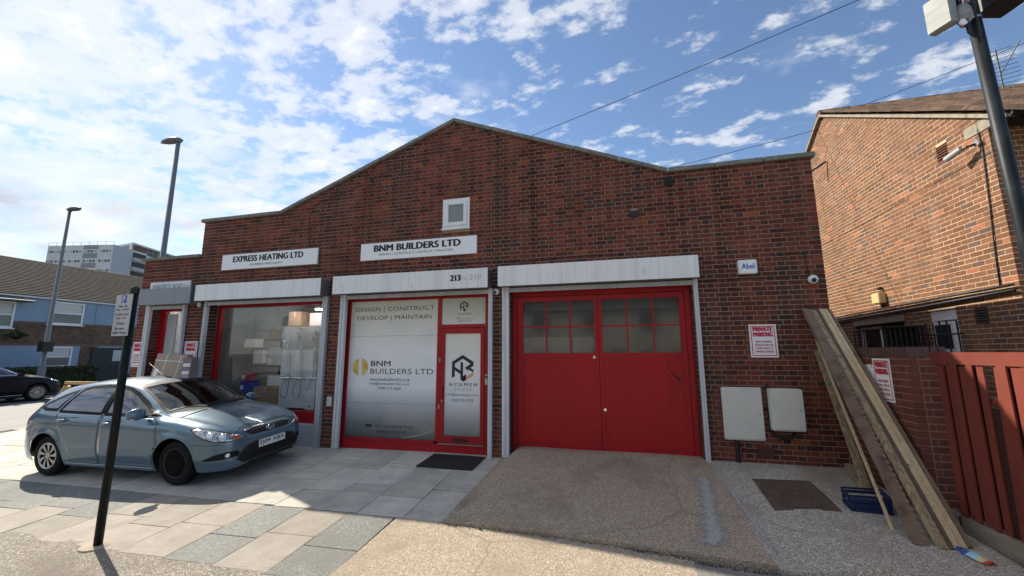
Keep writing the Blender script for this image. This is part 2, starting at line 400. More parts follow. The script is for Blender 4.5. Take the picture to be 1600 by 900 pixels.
# ------------------------------------------------------------------ ground
def gz(x, y): return -.175+.053*min(0., y)+.012*min(0., x+3)
def sheet(name, m, poly_fn, nx, ny, z_fn, dz=0., skirt=.0, jit=0.):
    """grid over (s, t) in 0..1; poly_fn(s, t) -> (x, y)"""
    vs_, fs = [], []
    for i in range(nx+1):
        for j in range(ny+1):
            x, y = poly_fn(i/nx, j/ny); vs_.append((x, y, z_fn(x, y)+dz+random.uniform(-jit, jit)))
    for i in range(nx):
        for j in range(ny):
            a = i*(ny+1)+j; fs.append((a, a+ny+1, a+ny+2, a+1))
    if skirt:
        rim = [j for j in range(ny+1)]+[i*(ny+1)+ny for i in range(1, nx+1)]+[nx*(ny+1)+j for j in range(ny-1, -1, -1)]+[i*(ny+1) for i in range(nx-1, 0, -1)]
        k = len(vs_); vs_ += [(vs_[r][0], vs_[r][1], vs_[r][2]-skirt) for r in rim]
        for i in range(len(rim)): j = (i+1) % len(rim); fs.append((rim[i], rim[j], k+j, k+i))
    return struct(MB().add(vs_, fs).build(name, m, fix=True))
def aggregate(name, base, stones, scale, stain, stainc, size2=(.55, .8)):
    return mat(name, base, .85, var=[(scale, stones[0], .45, .50, 'vor'), (scale*1.3, stones[1], .74, .78, 'vor'), (scale*.8, stones[2], .86, .90, 'vor'), (stain, stainc, *size2), (.55, stainc, .55, .75), (3.1, tuple(min(1, c*1.45) for c in base), .60, .80), (.27, tuple(c*.78 for c in base), .0018, .0006, 'crack')], bump=(scale*.7, .7, .006), spec=.3)
m_drive = aggregate('driveway_aggregate', (.37, .29, .205), ((.47, .37, .265), (.15, .11, .078), (.68, .58, .46)), 150, 1.4, (.23, .175, .122))
m_yard = aggregate('yard_aggregate', (.40, .35, .29), ((.50, .45, .38), (.16, .125, .10), (.70, .66, .58)), 125, 1.7, (.27, .225, .17))
m_cross = aggregate('crossover_aggregate', (.34, .28, .205), ((.44, .37, .28), (.18, .14, .10), (.60, .53, .42)), 140, 1.1, (.28, .225, .165))
m_tar = aggregate('worn_tarmac', (.21, .18, .15), ((.30, .265, .22), (.10, .085, .072), (.50, .46, .39)), 120, 1.6, (.15, .125, .105))
m_joint = mat('slab_bedding', (.055, .048, .04), .95)
m_ground = mat('far_ground', (.16, .155, .14), .95, var=[(.08, (.10, .11, .07), .45, .6)])
m_road = mat('road_asphalt', (.13, .13, .132), .75, var=[((1.4, .15, 1), (.17, .17, .172), .4, .65), (45, (.09, .09, .095), .5, .7)])
m_foot = mat('footway_paving', (.36, .33, .29), .85, var=[(1.5, (.29, .26, .22), .4, .7), (30, (.42, .39, .34), .5, .8)])
m_kerb = mat('kerb_stone', (.33, .32, .30), .85, var=[(8, (.24, .23, .21), .4, .7)])
struct(MB().add([(-900, -900, -.9), (900, -900, -.9), (900, 900, -.9), (-900, 900, -.9)], [(0, 1, 2, 3)]).build('ground', m_ground))
XL = -15.2
# bedding below the slabs, the front footway, the crossover
sheet('paving_bed', m_joint, lambda s, t: (XL+s*(-1.86-XL), -3.62+t*3.85), 30, 12, gz, -.014, .3)
def tarf(s, t):
    x = XL+s*(-2.55-XL); yb = -3.50+.10*math.sin(x*1.1)+.05*math.sin(x*3.7)+.03*math.sin(x*9.)
    return x, -11+t*(yb+11)
sheet('tarmac_footway', m_tar, tarf, 80, 10, gz, .0005, .3)
def crossf(s, t):
    yb = -2.40-.03*max(0, (s*3.15-2.6))*0
    x = -2.585+s*3.16
    yb = -2.385 if x < -2.0 else -2.43-.085*max(0, (x+.7))
    return x+.02*math.sin(9*t)*(s < .01), -11+t*(yb+11)
sheet('concrete_crossover', m_cross, crossf, 24, 16, gz, .004, .3)
sheet('grey_footway', mat('ribbed_grey_concrete', (.25, .235, .21), .9, var=[((60, 3, 1), (.18, .17, .15), .45, .6), (2, (.19, .175, .15), .45, .7)], bump=((140, 6, 1), .5, .004)),
      lambda s, t: (.573+s*9, -11+t*(8.40-.06*s)), 8, 8, gz, .002, .3)
def sm(t): t = max(0., min(1., t)); return t*t*(3-2*t)
def dz_(x, y):
    p = -.015+.103*min(y, 0.)+.004*math.sin(3*x+2*y); k = sm(1-(x+1.98+.03*y)/.30)
    return p+(gz(x, y)+.009-p)*k
def drivef(s, t):
    xl = -1.99-.035*t; xr = 1.20+.14*t+.035*math.sin(5*t)+.02*math.sin(13*t)
    x = xl+s*(xr-xl); ye = -2.40-.055*max(0, x+1.2)
    return x, .24+t*(ye-.24)
sheet('driveway', m_drive, drivef, 70, 22, dz_, 0, .22)
def yz_(x, y):
    p = -.012+.066*min(y, 0.); return p+(dz_(1.25, y)+.003-p)*sm(1-(x-1.22+.05*y)/.75)
def yardf(s, t):
    xr = 3.12; xl = 1.165+.14*t+.035*math.sin(5*t)+.02*math.sin(13*t)
    x = xl+s*(xr-xl); return x, .02+t*(-2.46-.055*(x+1.2)-.02)
sheet('yard', m_yard, yardf, 70, 40, yz_, 0, .3)
# whitish cement scars on the driveway
m_scar = mat('cement_scar', (.50, .49, .46), .85, var=[(120, (.30, .28, .25), .6, .66, 'vor'), (9, (.40, .38, .35), .45, .7)])
def blend_edges(m):
    n, l = m.node_tree.nodes, m.node_tree.links; b = n['Principled BSDF']; out = [k for k in n if k.type == 'OUTPUT_MATERIAL'][0]
    at = N(n, 'ShaderNodeAttribute', attribute_name='core'); ge = n.new('ShaderNodeNewGeometry')
    t = N(n, 'ShaderNodeTexNoise', i_Scale=14., i_Detail=8., i_Roughness=.75); l.new(ge.outputs['Position'], t.inputs[0])
    ad = N(n, 'ShaderNodeMath', operation='MULTIPLY_ADD', n_1=2.6, n_2=-1.45); l.new(t.outputs[0], ad.inputs[0])
    a2 = N(n, 'ShaderNodeMath', operation='ADD'); l.new(ad.outputs[0], a2.inputs[0]); l.new(at.outputs['Fac'], a2.inputs[1])
    r = ramp(n, [(.05, g3(0)), (.60, g3(.92))]); l.new(a2.outputs[0], r.inputs[0])
    tr = n.new('ShaderNodeBsdfTransparent'); mx_ = n.new('ShaderNodeMixShader'); l.new(r.outputs[0], mx_.inputs[0]); l.new(tr.outputs[0], mx_.inputs[1]); l.new(b.outputs[0], mx_.inputs[2]); l.new(mx_.outputs[0], out.inputs[0])
blend_edges(m_scar)
def ribbon(name, pts, m, zf, dz):
    vs_, fs = [], []
    q = []
    for (a, b) in zip(pts[:-1], pts[1:]):
        for k in range(6): t = k/6; q.append([a[i]+(b[i]-a[i])*t for i in range(3)])
    q.append(list(pts[-1]))
    for i, (x, y, w) in enumerate(q):
        w1 = w*(.5+random.uniform(-.09, .09)); w2 = w*(.5+random.uniform(-.09, .09))
        w1 *= 1.5; w2 *= 1.5
        for k in range(5): xx = x-w1+(w1+w2)*k/4; vs_.append((xx, y, zf(xx, y)+dz))
    for i in range(len(q)-1):
        for k in range(4): fs.append((i*5+k, i*5+k+1, i*5+k+6, i*5+k+5))
    o = struct(MB().add(vs_, fs).build(name, m)); nq = len(q)
    at = o.data.attributes.new('core', 'FLOAT', 'POINT'); at.data.foreach_set('value', [(0, .55, 1, .55, 0)[k]*min(1, i/4, (nq-1-i)/4) for i in range(nq) for k in range(5)])
    return o
ribbon('cement_scar', [(.97, -.62, .30), (1.0, -.80, .16), (.97, -1.2, .20), (.92, -1.55, .17), (.86, -1.9, .22), (.84, -2.2, .24), (.75, -2.40, .42)], m_scar, dz_, .005)
ribbon('cement_edge', [(1.20, -.05, .03), (1.27, -.6, .05), (1.26, -1.2, .05), (1.30, -1.8, .06), (1.33, -2.5, .05)], m_scar, lambda x, y: max(dz_(x, y), yz_(x, y)), .004)

# paving slabs, each its own object, part of the pavement they lie in
m_slab = mat('pale_slab', (.56, .515, .44), .8, var=[((.9, 3.2, 1), (.36, .335, .29), .55, .75), (21, (.30, .28, .24), .68, .76), (2.3, (.39, .37, .325), .42, .7), (9, (.31, .29, .25), .58, .78), (60, (.50, .48, .43), .5, .8)], bump=(70, .25, .002))
m_slab2 = mat('pale_slab_worn', (.50, .465, .40), .8, var=[((.9, 3.2, 1), (.31, .29, .25), .5, .75), (21, (.28, .26, .22), .66, .76), (2.9, (.34, .325, .285), .42, .7), (7, (.28, .265, .23), .55, .78), (60, (.46, .44, .39), .5, .8)], bump=(70, .25, .002))
m_pgrey = mat('grey_public_slab', (.21, .21, .195), .85, var=[(90, (.30, .30, .28), .55, .60, 'vor'), (120, (.13, .13, .12), .6, .65, 'vor'), (2.2, (.165, .165, .15), .4, .7)], bump=(90, .35, .003))
m_ppink = mat('buff_public_slab', (.31, .275, .235), .85, var=[(150, (.38, .34, .295), .6, .65, 'vor'), (2.6, (.25, .22, .185), .42, .7), (11, (.24, .21, .18), .6, .76)], bump=(90, .25, .002))
slab_me = {}
def slab(parent, m, x, y, w, l):
    if m.name not in slab_me:
        me = MB().box(-.5, .5, -.5, .5, -1, 0).mesh('paving_slab')
        bm = bmesh.new(); bm.from_mesh(me)
        bmesh.ops.bevel(bm, geom=[e for e in bm.edges if all(v.co.z > -.5 for v in e.verts)], offset=.006, segments=1, affect='EDGES')
        bm.to_mesh(me); bm.free(); me.materials.append(m); slab_me[m.name] = me
    o = bpy.data.objects.new('paving_slab', slab_me[m.name]); COL.objects.link(o); o.parent = parent
    o.location = (x, y, gz(x, y)+.002+random.uniform(-.0015, .0015))
    o.rotation_euler = (math.atan(.053)+random.uniform(-.004, .004), (-.012 if x < -3 else 0)+random.uniform(-.004, .004), .037+random.uniform(-.003, .003))
    o.scale = (w-.012, l-.012, .04)
fore = struct(bpy.data.objects.new('forecourt_pavement', None)); COL.objects.link(fore)
pub = struct(bpy.data.objects.new('public_pavement', None)); COL.objects.link(pub)
xb = [-1.90, -2.51]+[-2.51-.605*k for k in range(1, 21)]
for i in range(len(xb)-1):
    a, b = xb[i+1], xb[i]; offs = [-1.84, -.94] if i % 2 else [-1.52, -.62]
    ys = [-2.39]+offs+[.22]
    for y0, y1 in zip(ys[:-1], ys[1:]):
        if y1-y0 < .1: continue
        if b > -11 and y1 > .1: y1 = .10
        ym = (y0+y1)/2; slab(fore, random.choice([m_slab, m_slab, m_slab2]), (a+b)/2-.037*(ym+2.4), ym, b-a, y1-y0)
xp = [-2.60, -3.22, -3.83]+[-3.83-.61*k for k in range(1, 18)]
kinds = 'gpgppp'+'ggggggggggggggg'
for i in range(len(xp)-1):
    a, b = xp[i+1], xp[i]; ym = -3.13 if i % 2 == 0 else -2.98
    for r, (y0, y1) in enumerate(((-2.395, ym), (ym, -3.63))):
        kd = kinds[i]
        if i > 4 and random.random() < .14: kd = 'g' if kd == 'p' else 'p'
        yc = (y0+y1)/2; slab(pub, m_pgrey if kd == 'g' else m_ppink, (a+b)/2-.037*(yc+2.4), yc, b-a, y0-y1)
# main road on the left
sheet('road', m_road, lambda s, t: (-27+s*11.4, -80+t*260), 4, 20, lambda x, y: -.43, 0)
sheet('side_footway', m_foot, lambda s, t: (-15.6+s*.42, -11+t*150), 2, 12, lambda x, y: gz(-15.2, y), 0, .3)
sheet('corner_footway', m_foot, lambda s, t: (-15.2+s*4.3, .215+t*139), 4, 12, lambda x, y: gz(x, 0), -.003, .3)
sheet('far_footway', m_foot, lambda s, t: (-29.6+s*2.6, -80+t*260), 2, 8, lambda x, y: -.31, 0, .3)
sheet('front_garden', m_ground, lambda s, t: (-34+s*4.4, -80+t*260), 2, 8, lambda x, y: -.32, 0, .2)
for nm, y0 in (('road_marking', -30), ('road_marking', -10), ('road_marking', 8), ('road_marking', 26)):
    struct(MB().box(-21.3, -21.18, y0, y0+12, -.429, -.426).build(nm, mat('road_paint', (.62, .62, .60), .6, var=[(20, (.35, .35, .34), .5, .7)])))

# ------------------------------------------------------------------ the workshop building
bld = thing('brick_workshop', 'dark red brick workshop with low gable and concrete coping', 'building')
TOP = [(-9.2, 4.585), (-7.05, 4.585), (-2.99, 6.13), (.92, 4.585), (3.02, 4.585)]
HOLES = [(-8.80, -5.74, -1, 2.70), (-5.285, -2.275, -1, 2.70), (-1.86, 1.16, -1, 2.70), (-3.20, -2.645, 3.925, 4.525), (.285, .40, 3.86, 3.97)]
VB = -.415
HIDE = [(1125, 600, 1270, 690), (1168, 505, 1218, 560), (1148, 404, 1184, 432), (1255, 484, 1400, 740), (1080, 395, 1113, 725), (1258, 430, 1280, 445)]
brick_wall(bld, 'fac', (0, 0, 0), (1, 0, 0), (0, -1, 0), -9.2, 3.02, VB, TOP, HOLES, 'flemish', hide=HIDE, phase=.07)
GROW = lambda H: [(a-.006, b+.006, c-.006, d+.006) for a, b, c, d in H]
mb = MB(); strip_wall(mb, None, [(-9.196, 4.585)]+TOP[1:-1]+[(3.016, 4.585)], GROW(HOLES), .0035, .205, VB); mb.build('mortar_bed', mortar_f, bld)
# left annex
brick_wall(bld, 'fac', (0, .012, 0), (1, 0, 0), (0, -1, 0), -10.95, -9.205, VB, [(-10.95, 3.765), (-9.205, 3.765)], [(-10.52, -9.44, -1, 2.66)], 'flemish', pieces=0, phase=.02)
mb = MB(); strip_wall(mb, None, [(-10.95, 3.765), (-9.205, 3.765)], GROW([(-10.52, -9.44, -1, 2.66)]), .0155, .205, VB); mb.build('mortar_bed', mortar_f, bld)
# body of the building behind the facade
wall_in = mat('shop_interior_white', (.62, .62, .60), .8)
mb = MB(); mb.box(2.80, 3.015, .222, 13, VB, 4.2); mb.build('side_wall', mat('side_brick', (.20, .06, .04), .9, var=[((4, 4, 13), (.12, .05, .04), .4, .6)]), bld)
mb = MB(); mb.box(-9.19, -9.0, .222, 13, VB, 4.2).box(-10.94, -9.191, 8, 8.2, VB, 3.7).box(-10.94, -10.75, .222, 8, VB, 3.7).build('side_wall', MATS['side_brick'], bld)
MB().box(-9.0, 2.80, 12.8, 13, VB, 4.2).build('rear_wall', MATS['side_brick'], bld)
MB().prism([(-9.19, 4.201), (-7.05, 4.201), (-2.99, 5.8), (.92, 4.201), (3.015, 4.201), (3.015, 4.16), (.92, 4.16), (-2.99, 5.72), (-7.05, 4.16), (-9.19, 4.16)], 'y', .223, 12.95).build('roof', mat('felt_roof', (.06, .06, .06), .9), bld)
MB().box(-10.93, -9.195, .225, 7.9, 3.60, 3.70).build('roof', MATS['felt_roof'], bld)
# coping stones
def coping(x0, z0, x1, z1, y0=-.055, y1=.26, th=.075, n=3):
    for k in range(n):
        a, b = k/n, (k+1)/n; g = .004
        xa, xc = x0+(x1-x0)*a+g, x0+(x1-x0)*b-g; za, zc = z0+(z1-z0)*a, z0+(z1-z0)*b
        if z0 != z1 or True:
            MB().prism([(xa, za), (xc, zc), (xc, zc+th), (xa, za+th)], 'y', y0+random.uniform(-.004, .004), y1).build('coping_stone', concrete, bld, .006)
coping(-9.265, 4.587, -7.06, 4.587, n=3); coping(-7.05, 4.587, -2.99, 6.132, n=5); coping(-2.99, 6.132, .92, 4.587, n=5); coping(.93, 4.587, 3.075, 4.587, n=3)
coping(-11.01, 3.767, -9.207, 3.767, -.05, n=2, th=.07)
# upper window
w = thing('casement_window', 'small white casement window above the builders sign', 'window')
MB().prism([(-3.215, 3.905), (-2.63, 3.905), (-2.63, 3.93), (-3.215, 3.93)], 'y', -.045, .10).build('sill', white_pl, w)
mb = MB(); x0, x1, z0, z1 = -3.198, -2.647, 3.931, 4.523
for (a, b, c, d) in ((x0, x0+.05, z0, z1), (x1-.05, x1, z0, z1), (x0+.05, x1-.05, z0, z0+.05), (x0+.05, x1-.05, z1-.05, z1)): mb.box(a, b, -.012, .07, c, d)
mb.build('frame', white_pl, w)
mb = MB(); x0, x1, z0, z1 = x0+.052, x1-.052, z0+.052, z1-.052
for (a, b, c, d) in ((x0, x0+.07, z0, z1), (x1-.07, x1, z0, z1), (x0+.07, x1-.07, z0, z0+.07), (x0+.07, x1-.07, z1-.07, z1)): mb.box(a, b, -.03, .06, c, d)
mb.build('sash', white_pl, w, .006)
box('pane', mat('frosted_grey_pane', (.22, .245, .25), .25), w, x0+.071, x1-.071, .0, .02, z0+.071, z1-.071)
rebase(w, (-2.92, 0, 3.9))
box('vent_block', black, bld, .287, .398, -.008, .05, 3.862, 3.968)

# shop interiors
def room(x0, x1, y1, h, name='shop_interior'):
    mb = MB(); zf = -.13
    mb.add([(x0, .3, zf), (x1, .3, zf), (x1, y1, zf), (x0, y1, zf), (x0, .3, h), (x1, .3, h), (x1, y1, h), (x0, y1, h)], [(0, 1, 2, 3), (4, 7, 6, 5), (2, 6, 7, 3), (0, 3, 7, 4), (1, 5, 6, 2)])
    return mb.build(name, wall_in, bld, fix=False)
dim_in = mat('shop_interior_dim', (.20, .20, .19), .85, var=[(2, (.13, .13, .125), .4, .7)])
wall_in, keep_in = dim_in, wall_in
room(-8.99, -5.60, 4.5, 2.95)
wall_in = keep_in
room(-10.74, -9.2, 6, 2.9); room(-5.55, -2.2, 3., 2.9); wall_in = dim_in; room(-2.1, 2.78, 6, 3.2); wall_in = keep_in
# ------------------------------------------------------------------ shopfronts
def frame(mb, x0, x1, z0, z1, y0, y1, t, tb=None):
    tb = tb or t
    mb.box(x0, x0+t, y0, y1, z0, z1).box(x1-t, x1, y0, y1, z0, z1).box(x0+t, x1-t, y0+.001, y1-.001, z1-t, z1).box(x0+t, x1-t, y0+.001, y1-.001, z0, z0+tb); return mb
# middle: printed window and door
s2 = thing('red_shopfront', 'red framed shopfront with printed builders window and glazed door', 'shopfront')
Y = .10
mb = MB(); mb.box(-5.284, -5.205, Y, Y+.08, -.19, 2.69).box(-2.352, -2.276, Y, Y+.08, -.19, 2.69).box(-3.300, -3.222, Y, Y+.08, .0, 2.60).box(-5.205, -2.352, Y+.002, Y+.078, 2.60, 2.69)
mb.box(-3.222, -2.352, Y+.002, Y+.078, 2.045, 2.105)
mb.build('frame', red, s2)
MB().box(-5.278, -2.28, Y-.035, Y+.07, -.20, -.03).build('base_panel', red, s2, .004)
MB().box(-5.204, -3.301, Y-.05, Y+.07, -.028, .012).build('window_sill', red, s2, .003)
MB().box(-3.221, -2.353, Y-.05, Y+.07, -.028, -.012).build('threshold', steel, s2)
# printed vinyl: tinted head, white middle, grey foot with a pale swoosh (all print)
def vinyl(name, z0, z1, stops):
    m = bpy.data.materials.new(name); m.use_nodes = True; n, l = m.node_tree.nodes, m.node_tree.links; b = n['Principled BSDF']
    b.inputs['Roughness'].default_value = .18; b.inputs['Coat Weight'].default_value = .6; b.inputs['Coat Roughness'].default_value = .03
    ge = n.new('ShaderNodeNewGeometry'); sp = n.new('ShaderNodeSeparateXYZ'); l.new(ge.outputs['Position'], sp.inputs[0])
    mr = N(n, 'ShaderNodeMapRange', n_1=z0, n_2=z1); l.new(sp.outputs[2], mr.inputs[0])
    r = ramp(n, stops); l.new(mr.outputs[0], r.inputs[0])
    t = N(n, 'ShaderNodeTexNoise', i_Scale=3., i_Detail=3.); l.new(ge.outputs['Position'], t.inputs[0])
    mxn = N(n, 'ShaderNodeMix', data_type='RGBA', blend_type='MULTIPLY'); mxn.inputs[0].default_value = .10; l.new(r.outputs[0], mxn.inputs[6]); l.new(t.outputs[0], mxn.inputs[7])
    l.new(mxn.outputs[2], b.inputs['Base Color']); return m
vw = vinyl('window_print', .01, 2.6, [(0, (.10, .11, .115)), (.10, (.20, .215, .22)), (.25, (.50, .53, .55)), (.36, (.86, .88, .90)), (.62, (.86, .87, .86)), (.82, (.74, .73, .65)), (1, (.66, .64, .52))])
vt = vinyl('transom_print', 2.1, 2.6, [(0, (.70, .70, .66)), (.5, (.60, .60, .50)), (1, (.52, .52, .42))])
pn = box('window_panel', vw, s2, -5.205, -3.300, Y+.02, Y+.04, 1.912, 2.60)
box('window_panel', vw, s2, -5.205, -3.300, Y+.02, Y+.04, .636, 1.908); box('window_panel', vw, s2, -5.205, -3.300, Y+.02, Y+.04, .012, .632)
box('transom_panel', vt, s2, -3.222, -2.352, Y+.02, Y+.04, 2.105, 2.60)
yt = Y+.0175
def ptext(body, x0, x1, z0, z1, m=ink, bold=0., par=None, y=None): return text('lettering', body, m, par or s2, x0, x1, z0, z1, yt if y is None else y, bold)
gink = mat('grey_ink', (.07, .075, .08), .6); sl = mat('soft_grey_ink', (.30, .31, .32), .6)
ptext('DESIGN | CONSTRUCT', -5.11, -3.38, 2.375, 2.48, mat('olive_ink', (.06, .06, .045), .6)); ptext('DEVELOP | MAINTAIN', -5.06, -3.44, 2.205, 2.31, MATS['olive_ink'])
ptext('BNM', -4.70, -4.27, 1.335, 1.43, ink, .03); ptext('BUILDERS LTD', -4.705, -3.37, 1.185, 1.285, gink)
ptext('www.bnmbuildersltd.co.uk', -4.71, -3.85, 1.05, 1.115, gink); ptext('info@bnmbuildersltd.co.uk', -4.72, -3.85, .965, 1.03, gink); ptext('0208 519 6660', -4.53, -4.03, .895, .945, gink)
ptext('- 215 Leytonstone Road', -4.59, -3.76, .185, .255, ink); ptext('Stratford E15 1LN', -4.52, -3.90, .095, .155, ink)
box('black_strip', ink, s2, -4.75, -4.62, yt-.002, yt+.002, .20, .245)
gold = mat('gold_print', (.55, .36, .04), .35, var=[((3, 3, 5), (.75, .55, .12), .4, .65)])
# round emblem: left crescent, right disc cut by two slim towers
def disc(mb, cx, cz, r, a0, a1, y, n=28, inner=None):
    pts = [(cx+r*math.cos(a0+(a1-a0)*k/n), cz+r*math.sin(a0+(a1-a0)*k/n)) for k in range(n+1)]
    if inner: pts += [inner(a1-(a1-a0)*k/n) for k in range(n+1)]
    return mb.add([(p[0], y, p[1]) for p in pts], [tuple(range(len(pts)))])
mb = MB(); disc(mb, -4.94, 1.31, .165, PI*.56, PI*1.44, yt); disc(mb, -4.925, 1.31, .165, -PI*.44, PI*.46, yt); mb.build('emblem', gold, s2, fix=False)
mb = MB()
for (a, b, zt, zb) in ((-4.955, -4.915, 1.50, 1.10), (-4.875, -4.868, 1.34, 1.13), (-4.822, -4.812, 1.28, 1.11)): mb.add([(a, yt-.0008, zb), (b, yt-.0008, zb), (b, yt-.0008, zt), (a, yt-.0008, zt-.03)], [(0, 1, 2, 3)])
mb.build('emblem_tower', mat('pale_print', (.78, .80, .84), .3), s2, fix=False)
mb = MB(); k = 30
for i in range(k):
    def sw(t): return (-4.0+.70*t, .035+.17*t*t)
    a, b = sw(i/k), sw((i+1)/k); wa, wb = .014*math.sin(PI*i/k*.9+.15), .014*math.sin(PI*(i+1)/k*.9+.15)
    mb.add([(a[0], yt, a[1]), (b[0], yt, b[1]), (b[0], yt, b[1]+wb), (a[0], yt, a[1]+wa)], [(0, 1, 2, 3)])
mb.build('swoosh', mat('swoosh_print', (.42, .44, .45), .4), s2, fix=False)
# door
dr = MB(); x0, x1, z0, z1 = -3.214, -2.358, -.008, 2.035
dr.box(x0, x0+.08, Y-.012, Y+.05, z0, z1).box(x1-.08, x1, Y-.012, Y+.05, z0, z1).box(x0+.08, x1-.08, Y-.011, Y+.049, z1-.10, z1).box(x0+.08, x1-.08, Y-.011, Y+.049, z0, z0+.125)
door = dr.build('door', red, s2, .003)
vd = vinyl('door_print', .12, 1.93, [(0, (.17, .19, .195)), (.12, (.30, .325, .33)), (.34, (.74, .77, .80)), (.55, (.86, .87, .88)), (.8, (.80, .80, .75)), (1, (.72, .72, .63))])
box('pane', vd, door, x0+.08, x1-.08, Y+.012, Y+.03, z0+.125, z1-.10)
box('letter_plate', black, door, -2.94, -2.65, Y-.022, Y+.0, .022, .075, .004)
box('handle', red, door, -3.195, -3.145, Y-.05, Y-.011, .78, .98, .008)
for zz in (1.42, .58): box('hinge', steel, door, -3.235, -3.212, Y-.025, Y-.01, zz, zz+.07)
box('lock_cylinder', steel, door, -3.185, -3.165, Y-.018, Y-.008, .70, .73)
def acumen(cx, cz, s, par, y, wt=1.):
    navy = mat('navy_print', (.012, .016, .03), .5); tan = mat('tan_print', (.62, .40, .18), .5)
    def q(mb, pts): mb.add([(cx+p[0]*s, y, cz+p[1]*s) for p in pts], [tuple(range(len(pts)))])
    mb = MB()
    q(mb, [(-.5, .28), (-.5, -.42), (-.36, -.34), (-.36, .20), (.0, .42), (.0, .58)])       # left wall of the cube
    q(mb, [(0, .58), (.5, .28), (.5, .12), (.36, .20), (0, .42)]); q(mb, [(.5, .12), (.22, -.06), (.10, .02), (.36, .20)])
    q(mb, [(-.36, .06), (-.1, -.10), (-.1, -.24), (-.36, -.08)]); q(mb, [(-.1, .30), (.02, .23), (.02, -.56), (-.1, -.46)])
    q(mb, [(.02, -.32), (.02, -.56), (.16, -.48), (.16, -.24)]); q(mb, [(.16, -.10), (.36, .03), (.5, -.06), (.5, -.18), (.30, -.06)])
    mb.build('emblem', navy, par, fix=False)
    mb = MB(); q(mb, [(.04, -.42), (.5, -.16), (.5, -.30), (.04, -.57)]); mb.build('emblem_bar', tan, par, fix=False)
yd = Y+.0095
acumen(-2.785, 1.30, .42, door, yd)
text('lettering', 'A C U M E N', ink, door, -3.045, -2.505, .985, 1.04, yd, .03); text('lettering', 'G R O U P', sl, door, -2.95, -2.60, .90, .945, yd)
text('lettering', 'info@acumengrp.co.uk', gink, door, -3.075, -2.475, .80, .855, yd); text('lettering', '0208 555 3333', gink, door, -2.99, -2.57, .71, .76, yd)
acumen(-2.775, 2.44, .17, s2, yt)
text('lettering', 'A C U M E N', ink, s2, -2.90, -2.64, 2.285, 2.315, yt, .02); text('lettering', 'info@acumengrp.co.uk', gink, s2, -2.96, -2.58, 2.20, 2.228, yt); text('lettering', '0208 555 3333', gink, s2, -2.89, -2.64, 2.16, 2.185, yt)
rebase(s2, (-3.78, .1, -.19))
k = thing('door_intercom', 'small grey keypad intercom fixed beside the glazed door', 'intercom')
box('body', steel, k, -2.338, -2.283, Y-.045, Y-.001, 1.02, 1.20, .004); box('screen', blackg, k, -2.328, -2.293, Y-.047, Y-.044, 1.13, 1.18)
rebase(k, (-2.31, Y, 1.02))

# left: plumbers display window
s1 = thing('display_shopfront', 'red framed plumbers display window above a grey rendered stall riser', 'shopfront')
Y1 = .22
mb = MB(); mb.box(-8.79, -8.70, Y1, Y1+.08, -.25, 2.69).box(-5.80, -5.745, Y1, Y1+.08, .40, 2.69).box(-8.70, -5.80, Y1+.002, Y1+.078, 2.60, 2.69).build('frame', red, s1)
MB().box(-8.70, -5.745, Y1-.04, Y1+.06, .19, .42).build('sill_panel', red, s1, .004)
MB().box(-8.785, -5.745, .03, Y1+.05, -.26, .19).build('stall_riser', mat('riser_render', (.44, .46, .49), .8, var=[(4, (.36, .38, .41), .4, .7)]), s1)
box('pane', shop_glass, s1, -8.699, -5.801, Y1+.03, Y1+.038, .421, 2.60)
rebase(s1, (-7.25, Y1, -.25))
# left door of the annex
s0 = thing('open_shop_doorway', 'narrow annex doorway with red frame and glazed side light', 'doorway')
MB().box(-10.515, -10.36, .20, .30, -.29, 2.65).build('frame', red, s0); MB().box(-9.50, -9.445, .20, .30, -.29, 2.65).box(-10.36, -9.50, .205, .295, 2.57, 2.65).build('frame', red, s0)
MB().box(-10.33, -10.05, .24, .28, -.26, 2.5).build('door_leaf', mat('pale_grey_door', (.42, .45, .47), .5), s0)
box('pane', shop_glass, s0, -10.05, -9.50, .25, .258, -.2, 2.56)
rebase(s0, (-9.97, .2, -.29))

